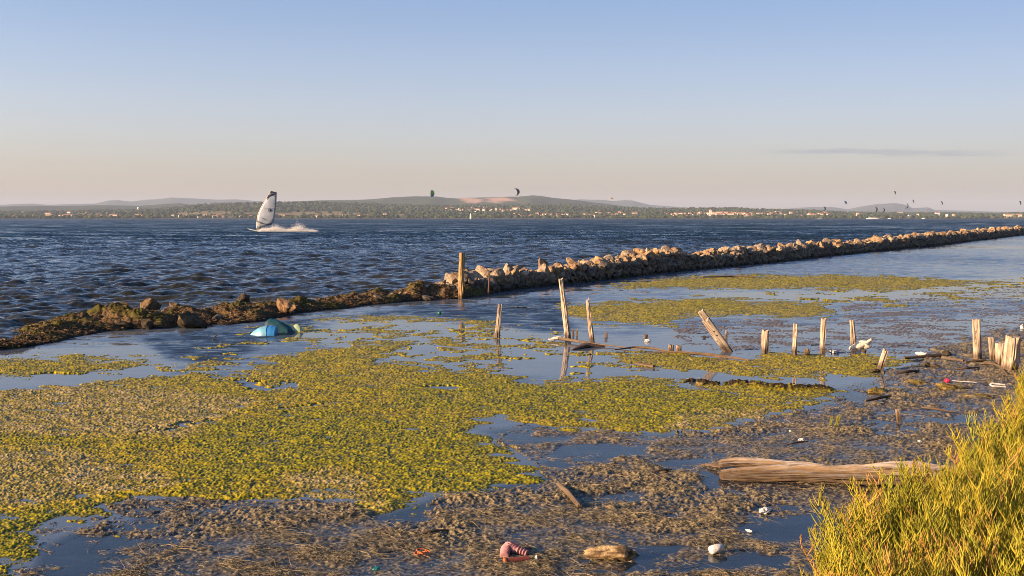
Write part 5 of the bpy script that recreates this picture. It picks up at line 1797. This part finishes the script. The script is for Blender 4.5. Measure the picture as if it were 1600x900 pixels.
# mast and boom
mp = [sp(a, b_) for a, b_ in ((402.3, 360), (400.8, 352), (403.3, 334.4), (409.1, 322), (415.3, 311.3), (423.3, 297.6))]
V, f, g_ = tube([tuple(q) for q in mp], [0.05, 0.05, 0.045, 0.04, 0.03, 0.02], nseg=10, rings=40, wob=0, grain=0)
link('mast', mesh_np('mast', V, f, mat_plain('cream_luff_sleeve', (0.65, 0.55, 0.42), 0.5, 0.2, 3), True), wb)  # mast sleeve in a pale cream tone
mp = [sp(a, b_, dd) for a, b_, dd in ((401, 345.5, -0.1), (408, 349.2, -0.55), (416, 350.2, -0.6), (424, 350.6, -0.1))]
V, f, g_ = tube([tuple(q) for q in mp], [0.05] * 4, nseg=10, rings=24, wob=0, grain=0)
link('boom', mesh_np('boom', V, f, blk, True), wb)
# board
bv = []
ns_ = 24
for j in range(ns_ + 1):
    t_ = j / ns_
    cx_ = (387.2 + (412.5 - 387.2) * t_); cz_ = 357.0 + 4.8 * min(1, t_ * 1.15) ** 0.7
    hw = 0.30 * math.sin(math.pi * min(0.93, 0.06 + t_ * 0.9)) ** 0.6
    th_ = 0.06 * (0.5 + 0.5 * math.sin(math.pi * t_))
    c = sp(cx_, cz_)
    for i in range(12):
        a = 2 * math.pi * i / 12
        bv.append((c.x, c.y + math.cos(a) * hw, c.z + math.sin(a) * th_))
A = np.arange((ns_ + 1) * 12).reshape(ns_ + 1, 12); B = np.roll(A, -1, 1)
link('hull', mesh_np('hull', bv, [np.stack([A[:-1], A[1:], B[1:], B[:-1]], -1).reshape(-1, 4)], mat_plain('board_gelcoat', (0.62, 0.66, 0.48), 0.3, 0.1, 3), True), wb)
c = sp(411.5, 362.3)
link('fin', mesh_np('fin', [(c.x, c.y - .01, c.z), (c.x + .25, c.y - .01, c.z), (c.x + .3, c.y, c.z - .35), (c.x, c.y + .01, c.z), (c.x + .25, c.y + .01, c.z)], [np.array([(0, 1, 4, 3)]), np.array([(0, 2, 1), (3, 4, 2), (1, 2, 4), (0, 3, 2)])], blk, False), wb)
tag(wb, 'white windsurf board with tall white sail planing towards the left', 'windsurfer board')


# rider: one continuous skinned body behind the sail, arms to the boom, legs on the board
def skin_person(name, joints, edges, radii, mat, loc):
    me = bpy.data.meshes.new(name)
    me.from_pydata(joints, edges, [])
    me.update()
    o = bpy.data.objects.new(name, me); COL.objects.link(o); o.location = loc
    md = o.modifiers.new('skin', 'SKIN'); md.use_smooth_shade = True
    for i, r_ in enumerate(radii):
        me.skin_vertices[0].data[i].radius = (r_, r_)
    me.skin_vertices[0].data[0].use_root = True
    ss = o.modifiers.new('sub', 'SUBSURF'); ss.levels = 1; ss.render_levels = 1
    dg = bpy.context.evaluated_depsgraph_get()
    me2 = bpy.data.meshes.new_from_object(o.evaluated_get(dg))
    o.modifiers.clear(); o.data = me2
    me2.materials.clear(); me2.materials.append(mat)
    return o


def L3(px, py, dy):
    return tuple(at_depth(px, py, WD + dy) - O)


J = [L3(412.5, 350.2, 0.55), L3(412.6, 346, 0.65), L3(412.5, 342.2, 0.75), L3(412.3, 340.3, 0.78), L3(412.0, 338.0, 0.78),
     L3(410.6, 341.3, 0.70), L3(408.0, 343.0, 0.40), L3(405.5, 345.6, 0.10), L3(414.4, 341.3, 0.70), L3(414.5, 344.0, 0.40), L3(412.5, 347.0, 0.05),
     L3(410.5, 351.2, 0.50), L3(408.6, 355.2, 0.25), L3(407.6, 359.5, 0.05), L3(406.3, 360.0, 0.0),
     L3(414.0, 351.2, 0.50), L3(412.4, 355.2, 0.25), L3(411.3, 360.0, 0.05), L3(410.0, 360.4, 0.0)]
E = [(0, 1), (1, 2), (2, 3), (3, 4), (2, 5), (5, 6), (6, 7), (2, 8), (8, 9), (9, 10), (0, 11), (11, 12), (12, 13), (13, 14), (0, 15), (15, 16), (16, 17), (17, 18)]
RD = [0.15, 0.15, 0.16, 0.06, 0.11, 0.07, 0.05, 0.04, 0.07, 0.05, 0.04, 0.10, 0.075, 0.05, 0.045, 0.10, 0.075, 0.05, 0.045]
pr_ = skin_person('person', J, E, RD, mat_plain('black_wetsuit', (0.02, 0.02, 0.025), 0.6, 0.2, 5), O)
tag(pr_, 'windsurfer in a black wetsuit crouching behind the white sail', 'person')

# spray thrown up behind the board
n = 42000
t_ = rng.uniform(0, 1, n) ** 1.25
px = 407 + 88 * t_
hgt = (0.30 + 0.42 * np.exp(-((px - 430) / 9) ** 2) + 0.55 * np.exp(-((px - 467) / 8) ** 2) + 0.16 * np.exp(-((px - 494) / 4) ** 2)) * (1 - sm(474, 500, px) * 0.75)
wob_ = 0.6 + 0.8 * np.abs(perlin(px / 3.1, px * 0, 17)) + 0.5 * np.abs(perlin(px / 1.2, px * 0, 18))
gx, gy = ground_at(px, np.full(n, 361.6))
P = np.stack([gx + rng.normal(0, 0.1, n), gy + rng.normal(0, 0.45, n), rng.exponential(0.33, n) * hgt * wob_ * 0.9], 1)
TET = np.array([(1, 1, 1), (-1, -1, 1), (-1, 1, -1), (1, -1, -1)]) * 0.58
TETF = np.array([(0, 1, 3), (0, 2, 1), (0, 3, 2), (1, 2, 3)])
sz_ = rng.uniform(0.008, 0.030, n)
v, f, _ = merge_blobs(P, np.stack([sz_ * 1.6, sz_, sz_], 1), TET, TETF, None, rng.uniform(0, 6, n))
spm = mat_plain('white_spray', (0.78, 0.78, 0.78), 0.9, 0.05, 2)
tag(link('spray', mesh_np('spray', v, f, spm, True)), 'white spray trailing behind the windsurfer', 'spray', kind='stuff')

# ------------------------------------------------------------------ kites
def kite(px, py, w_px, h_px, rot, dist, cols, label, curve=1.0):
    """leading-edge inflatable kite: arched canopy with coloured halves, leading tube, three struts"""
    c = at_depth(px, py, dist)
    w_px *= 1.05; h_px *= 1.05
    s_ = dist / F
    root = empty('kite', c)
    hs2, hc = h_px * s_ / 2, w_px * s_
    nsp, nch = 18, 5

    def pnt(t_, u):     # t_ -1..1 along the span, u 0..1 chord
        a = t_ * 1.25 * curve
        R_ = hs2 / max(0.25, math.sin(min(1.5, 1.25 * curve)))
        x_ = math.cos(a) * R_ - R_ * 0.9 + (u - 0.5) * 0.18 * hc
        z_ = math.sin(a) * R_
        y_ = (u - 0.5) * (0.9 if curve < 0.5 else 1.6) * hc * (1 - 0.5 * t_ * t_)
        x_ += (u - 0.5) * hc * 1.05 * (1 - 0.5 * abs(t_) ** 2)
        cr, sr = math.cos(rot), math.sin(rot)
        return (x_ * cr - z_ * sr, y_, x_ * sr + z_ * cr)
    half = nsp // len(cols)
    for k_, cmat in enumerate(cols):
        t0 = -1 + 2 * k_ / len(cols); t1 = -1 + 2 * (k_ + 1) / len(cols)
        V = [pnt(t0 + (t1 - t0) * i / 8, j / nch) for i in range(9) for j in range(nch + 1)]
        Vb = [(a, b_ + 0.04, c_ - 0.03) for a, b_, c_ in V]
        f = grid_faces(9, nch + 1)
        link('canopy_panel', mesh_np('canopy_panel', V + Vb, [f, f[:, ::-1] + len(V)], cmat, True), root)
    pts = [pnt(-1 + 2 * i / 12, 0.0) for i in range(13)]
    V, f, _g = tube(pts, [0.03 + 0.05 * math.sin(math.pi * i / 12) for i in range(13)], nseg=8, rings=24, wob=0, grain=0)
    link('leading_edge', mesh_np('leading_edge', V, f, blk, True), root)
    for tt_ in (-0.5, 0, 0.5):
        V, f, _g = tube([pnt(tt_, 0), pnt(tt_, 0.5), pnt(tt_, 1)], [0.035] * 3, nseg=6, rings=6, wob=0, grain=0)
        link('strut', mesh_np('strut', V, f, blk, True), root)
    tag(root, label, 'kite', 'kitesurfing kites over the bay')


kc = {n_: mat_plain('kite_' + n_, c_, 0.6, 0.1, 0.5) for n_, c_ in dict(green=(0.34, 0.62, 0.04), blue=(0.03, 0.24, 0.42), yellow=(0.60, 0.40, 0.05), dark=(0.04, 0.045, 0.05), orange=(0.50, 0.16, 0.05),
                                                                        red=(0.35, 0.02, 0.04), grey=(0.20, 0.22, 0.25), teal=(0.03, 0.13, 0.13), pink=(0.60, 0.28, 0.25)).items()}
kite(674.5, 302.3, 4.5, 9.5, 0.0, 620, [kc['blue'], kc['green'], kc['green']], 'green and blue kite, largest, above the left hilltop', 0.3)
kite(809.5, 299, 3, 11, 0.25, 640, [kc['yellow'], kc['dark'], kc['grey']], 'thin curved black and yellow kite over the quarry hill', 1.15)
kite(955.5, 309.5, 1.2, 4, 1.4, 900, [kc['red'], kc['orange']], 'tiny red kite speck above the blue ridge', 1.0)
kite(1289.3, 325.8, 2.5, 6, 0.1, 820, [kc['blue'], kc['teal']], 'dark blue kite low in front of the right hills', 1.0)
kite(1321.5, 316.5, 3, 5, 0.5, 850, [kc['dark'], kc['blue']], 'small blue kite between the streak cloud and the town', 0.6)
kite(1370, 327.3, 3, 7.5, 0.0, 800, [kc['dark'], kc['orange'], kc['dark']], 'black and orange kite, left one of a low pair', 0.9)
kite(1381.5, 328.3, 2.6, 7, -0.05, 800, [kc['dark'], kc['orange']], 'dark curved kite, right one of a low pair', 1.1)
kite(1398.7, 301, 2.8, 5, 0.45, 850, [kc['green'], kc['yellow']], 'small olive kite, highest of the right-hand kites', 0.5)
kite(1418.5, 321.8, 2.0, 8, -0.15, 800, [kc['dark'], kc['green']], 'thin green black crescent kite at the mountain slope', 1.25)
kite(1427.3, 314.3, 1.8, 5, 0.3, 850, [kc['teal'], kc['grey']], 'faint teal crescent kite right of the mountain', 1.2)
kite(1472, 317, 2.4, 5.5, 0.3, 900, [kc['pink'], kc['pink']], 'pale pink kite right of the mountain', 0.6)
kite(1594.3, 316.8, 3, 6, 0.35, 850, [kc['red'], kc['red']], 'dark red kite at the right edge', 0.5)

# ------------------------------------------------------------------ distant craft
whiteb = mat_plain('white_hull', (0.80, 0.78, 0.74), 0.5, 0.05, 0.5)


def boat(px, row, L_, H_, cabin, label, name='motor_boat'):
    b = G(px, row)
    o = empty(name, (b.x, b.y, 0))
    V = []
    for j in range(9):
        t_ = j / 8; x_ = (t_ - 0.5) * L_; w_ = L_ * 0.14 * math.sin(math.pi * min(0.97, 0.12 + 0.7 * (1 - t_) + 0.15)) ** 0.5 * (1 if t_ < 0.9 else 0.5)
        for (yy, zz) in ((-w_, H_), (-w_ * 0.7, -0.2), (w_ * 0.7, -0.2), (w_, H_)):
            V.append((x_, yy, zz * (1 + 0.25 * t_ * t_)))
    A = np.arange(36).reshape(9, 4); B = np.roll(A, -1, 1)
    f = np.stack([A[:-1], A[1:], B[1:], B[:-1]], -1).reshape(-1, 4)
    f = np.vstack([f, [A[0]], [A[-1][::-1]]])
    link('hull', mesh_np('hull', V, f, whiteb, False), o)
    if cabin:
        link('cabin', box_mesh('cabin', -L_ * 0.3, L_ * 0.22, -L_ * 0.08, L_ * 0.08, H_, H_ + cabin, whiteb), o)
        link('windows', box_mesh('windows', -L_ * 0.26, L_ * 0.2, -L_ * 0.083, -L_ * 0.07, H_ + cabin * 0.45, H_ + cabin * 0.75, DARKWIN), o)
    tag(o, label, 'boat')


boat(1364, 342.3, 18, 1.1, 0.9, 'long low white ferry below the low pair of kites', 'ferry')
boat(1390, 342.1, 5, 0.8, 0.6, 'small white boat just right of the ferry')
boat(1443, 341.9, 6, 0.8, 0.8, 'small white boat left of centre of the right shore')
boat(1281, 342.2, 7, 0.4, 0, 'low grey white boat below the ochre waterfront block')

b = G(735, 342.1)
ds = empty('distant_sailboard', (b.x, b.y, 0))
s_ = b.y / F
pts = [(-0.9, 0.3), (-1.2, 3.0), (-0.7, 6.5), (0.1, 9.0), (0.9, 8.2), (1.3, 5.0), (1.2, 1.8), (0.4, 0.6)]
V = [(a * s_, 0.0, c_ * s_) for a, c_ in pts] + [(a * s_, 0.1, c_ * s_) for a, c_ in pts]
me = bpy.data.meshes.new('sail')
me.from_pydata(V, [], [tuple(range(8))[::-1], tuple(range(8, 16))] + [(i, (i + 1) % 8, 8 + (i + 1) % 8, 8 + i) for i in range(8)])
me.materials.append(whiteb)
link('sail', me, ds)
link('hull', box_mesh('hull', -1.6 * s_, 1.8 * s_, -0.3, 0.3, -0.1, 0.25, whiteb), ds)
tag(ds, 'tiny distant white sail near the shore under the quarry', 'sailboard')

# ------------------------------------------------------------------ glasswort
def glasswort_variant(seed):
    """one upright fleshy stem with opposite side shoots; returns verts, faces, t along"""
    r = np.random.default_rng(seed)
    V, Fc, Tt = [], [], []

    def shoot(p, d, L_, r0, t0, seg=4):
        base = len(V) and sum(len(q) for q in V)
        d = d / np.linalg.norm(d)
        a = np.cross(d, (0.3, 0.2, 0.9)); a /= np.linalg.norm(a) + 1e-9; b_ = np.cross(d, a)
        rows = []
        cur = np.array(p, float)
        for i in range(seg + 1):
            t_ = i / seg
            rr = r0 * 0.61 * (1.0 - 0.45 * t_) * (1.12 if i % 2 else 0.9)
            if i == seg: rr *= 0.35
            for k_ in range(4):
                an = k_ * math.pi / 2
                rows.append(cur + (math.cos(an) * a + math.sin(an) * b_) * rr)
            d = d + np.array([0, 0, 0.12]) + r.normal(0, 0.06, 3); d /= np.linalg.norm(d)
            cur = cur + d * L_ / seg
        rows = np.array(rows)
        A = np.arange((seg + 1) * 4).reshape(seg + 1, 4); B = np.roll(A, -1, 1)
        Fc.append(np.stack([A[:-1], B[:-1], B[1:], A[1:]], -1).reshape(-1, 4) + (base or 0))
        V.append(rows); Tt.append(np.full(len(rows), t0))
    Hh = 1.0
    lean = r.normal(0, 0.16, 2)
    nn2 = 9
    cur = np.zeros(3); d = np.array([lean[0], lean[1], 1.0])
    prev = cur
    shoot(cur, d, Hh, 0.013, 0.5, seg=7)
    for i in range(2, nn2 + 2):
        h = i / (nn2 + 2) * Hh
        pos = np.array([lean[0] * h, lean[1] * h, h])
        a0 = r.uniform(0, 6.28)
        for sgn in (0, math.pi):
            if r.random() < 0.12: continue
            a = a0 + sgn
            l_ = (0.16 + 0.20 * (1 - h)) * r.uniform(0.7, 1.3)
            dr_ = np.array([math.cos(a) * 0.6, math.sin(a) * 0.6, 0.95])
            shoot(pos, dr_, l_, 0.0125, h, seg=3)
            if l_ > 0.2:
                for q in (0.35, 0.65):
                    p2 = pos + dr_ * l_ * q / 1.3
                    a2 = a + r.choice([-1, 1]) * r.uniform(0.8, 1.4)
                    shoot(p2, np.array([math.cos(a2) * 0.5, math.sin(a2) * 0.5, 0.9]), l_ * 0.45, 0.011, h, seg=2)
    return np.vstack(V), np.vstack(Fc), np.concatenate(Tt)


def build_glasswort():
    r = np.random.default_rng(21)
    var = [glasswort_variant(i) for i in range(12)]
    spots = []
    tries = 0
    while len(spots) < 6800 and tries < 170000:
        tries += 1
        px = r.uniform(1240, 1900); py = HOR + (r.uniform(0.10, 1.0) ** 0.8) * 900
        if py < 600: continue
        zn = float(Z_bank(np.array([px]), np.array([py]))[0])
        if zn < 6 + r.uniform(0, 14): continue
        x, y = ground_at(px, py)
        if y < 2.9: continue
        # keep an equal density on the ground
        w = (py - HOR) ** -2.2 / (200.0 ** -2.2)
        if r.random() > min(1, w * 2.4): continue
        spots.append((float(x), float(y), zn))
    xs_ = np.array([q[0] for q in spots]); ys_ = np.array([q[1] for q in spots]); zn = np.array([q[2] for q in spots])
    zz, _k = shore(xs_, ys_)
    hue = fbm(xs_ * 1.4, ys_ * 1.4, 3, 5)
    hh = 0.24 + 0.06 * fbm(xs_ * 1.1, ys_ * 1.1, 3, 8) + 0.05 * sm(10, 60, zn)
    VV, FF, CC, base = [], [], [], 0
    for i in range(len(spots)):
        v, f, t_ = var[int(r.integers(12))]
        h = hh[i] * (0.55 + 0.75 * r.random() ** 1.6 + (0.25 if r.random() < 0.06 else 0))
        a = r.uniform(0, 6.28); ca, sa = math.cos(a), math.sin(a)
        lx, ly = r.normal(0, 0.14, 2)
        w = v * h
        # shoots keep a real thickness
        X = w[:, 0] * ca - w[:, 1] * sa + w[:, 2] * lx; Y = w[:, 0] * sa + w[:, 1] * ca + w[:, 2] * ly
        VV.append(np.stack([X + xs_[i], Y + ys_[i], w[:, 2] + zz[i] - 0.01], 1)); FF.append(f + base); base += len(v)
        red = (hue[i] > 0.10) * r.uniform(0, 0.85)
        if r.random() < 0.05: red = max(red, 0.8)
        cg = np.array([0.20, 0.20, 0.016]) * r.uniform(0.6, 1.25)
        cy = np.array([0.42, 0.31, 0.03]); cr = np.array([0.44, 0.17, 0.065])
        mixy = r.uniform(0, 0.8)
        c = cg * (1 - mixy) + cy * mixy
        if red > 0.62: c = c * 0.45 + cr * 0.55
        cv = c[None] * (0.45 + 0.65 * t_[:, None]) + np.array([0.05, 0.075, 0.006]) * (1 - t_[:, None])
        CC.append(cv)
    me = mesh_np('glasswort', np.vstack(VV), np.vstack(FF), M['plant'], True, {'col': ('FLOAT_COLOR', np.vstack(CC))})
    tag(link('glasswort', me), 'dense yellow green glasswort thicket filling the lower right corner', 'glasswort', kind='stuff')


build_glasswort()
# small tuft on the mud
v, f, t_ = glasswort_variant(77)
VV, FF, base = [], [], 0
b = G(1303, 668)
for i in range(16):
    s_ = random.uniform(0.06, 0.11); a = random.uniform(0, 6.28)
    X = v[:, 0] * math.cos(a) - v[:, 1] * math.sin(a) + v[:, 2] * random.uniform(-.6, .6); Y = v[:, 0] * math.sin(a) + v[:, 1] * math.cos(a)
    VV.append(np.stack([X * s_ + random.uniform(-.04, .04), Y * s_ + random.uniform(-.04, .04), v[:, 2] * s_], 1)); FF.append(f + base); base += len(v)
me = mesh_np('glasswort_tuft', np.vstack(VV), np.vstack(FF), M['plant'], True, {'col': ('FLOAT_COLOR', np.tile([[0.25, 0.24, 0.03]], (base, 1)))})
tag(link('glasswort_tuft', me, None, b), 'single small green tuft growing on the open mud', 'plant')

# ------------------------------------------------------------------ haze
hv = box_mesh('haze', -9500, 9500, -300, 11500, -5, 170, None)
hm = bpy.data.materials.new('haze'); hm.use_nodes = True
nt = hm.node_tree; nt.nodes.clear()
ho = nd(nt, 'ShaderNodeOutputMaterial'); pv = nd(nt, 'ShaderNodeVolumePrincipled')
pv.inputs['Color'].default_value = (0.62, 0.76, 1.0, 1)
pv.inputs['Density'].default_value = 0.00008
pv.inputs['Anisotropy'].default_value = 0.0
nt.links.new(pv.outputs[0], ho.inputs['Volume'])
hv.materials.append(hm)
tag(link('haze', hv), 'thin evening haze over the bay', 'haze', kind='stuff')

# drop the placeholder left by an unlabelled scrap, if any
for o in list(scene.objects):
    if o.type == 'MESH' and o.parent is None and not o.get('label') and not o.get('kind'):
        bpy.data.objects.remove(o, do_unlink=True)
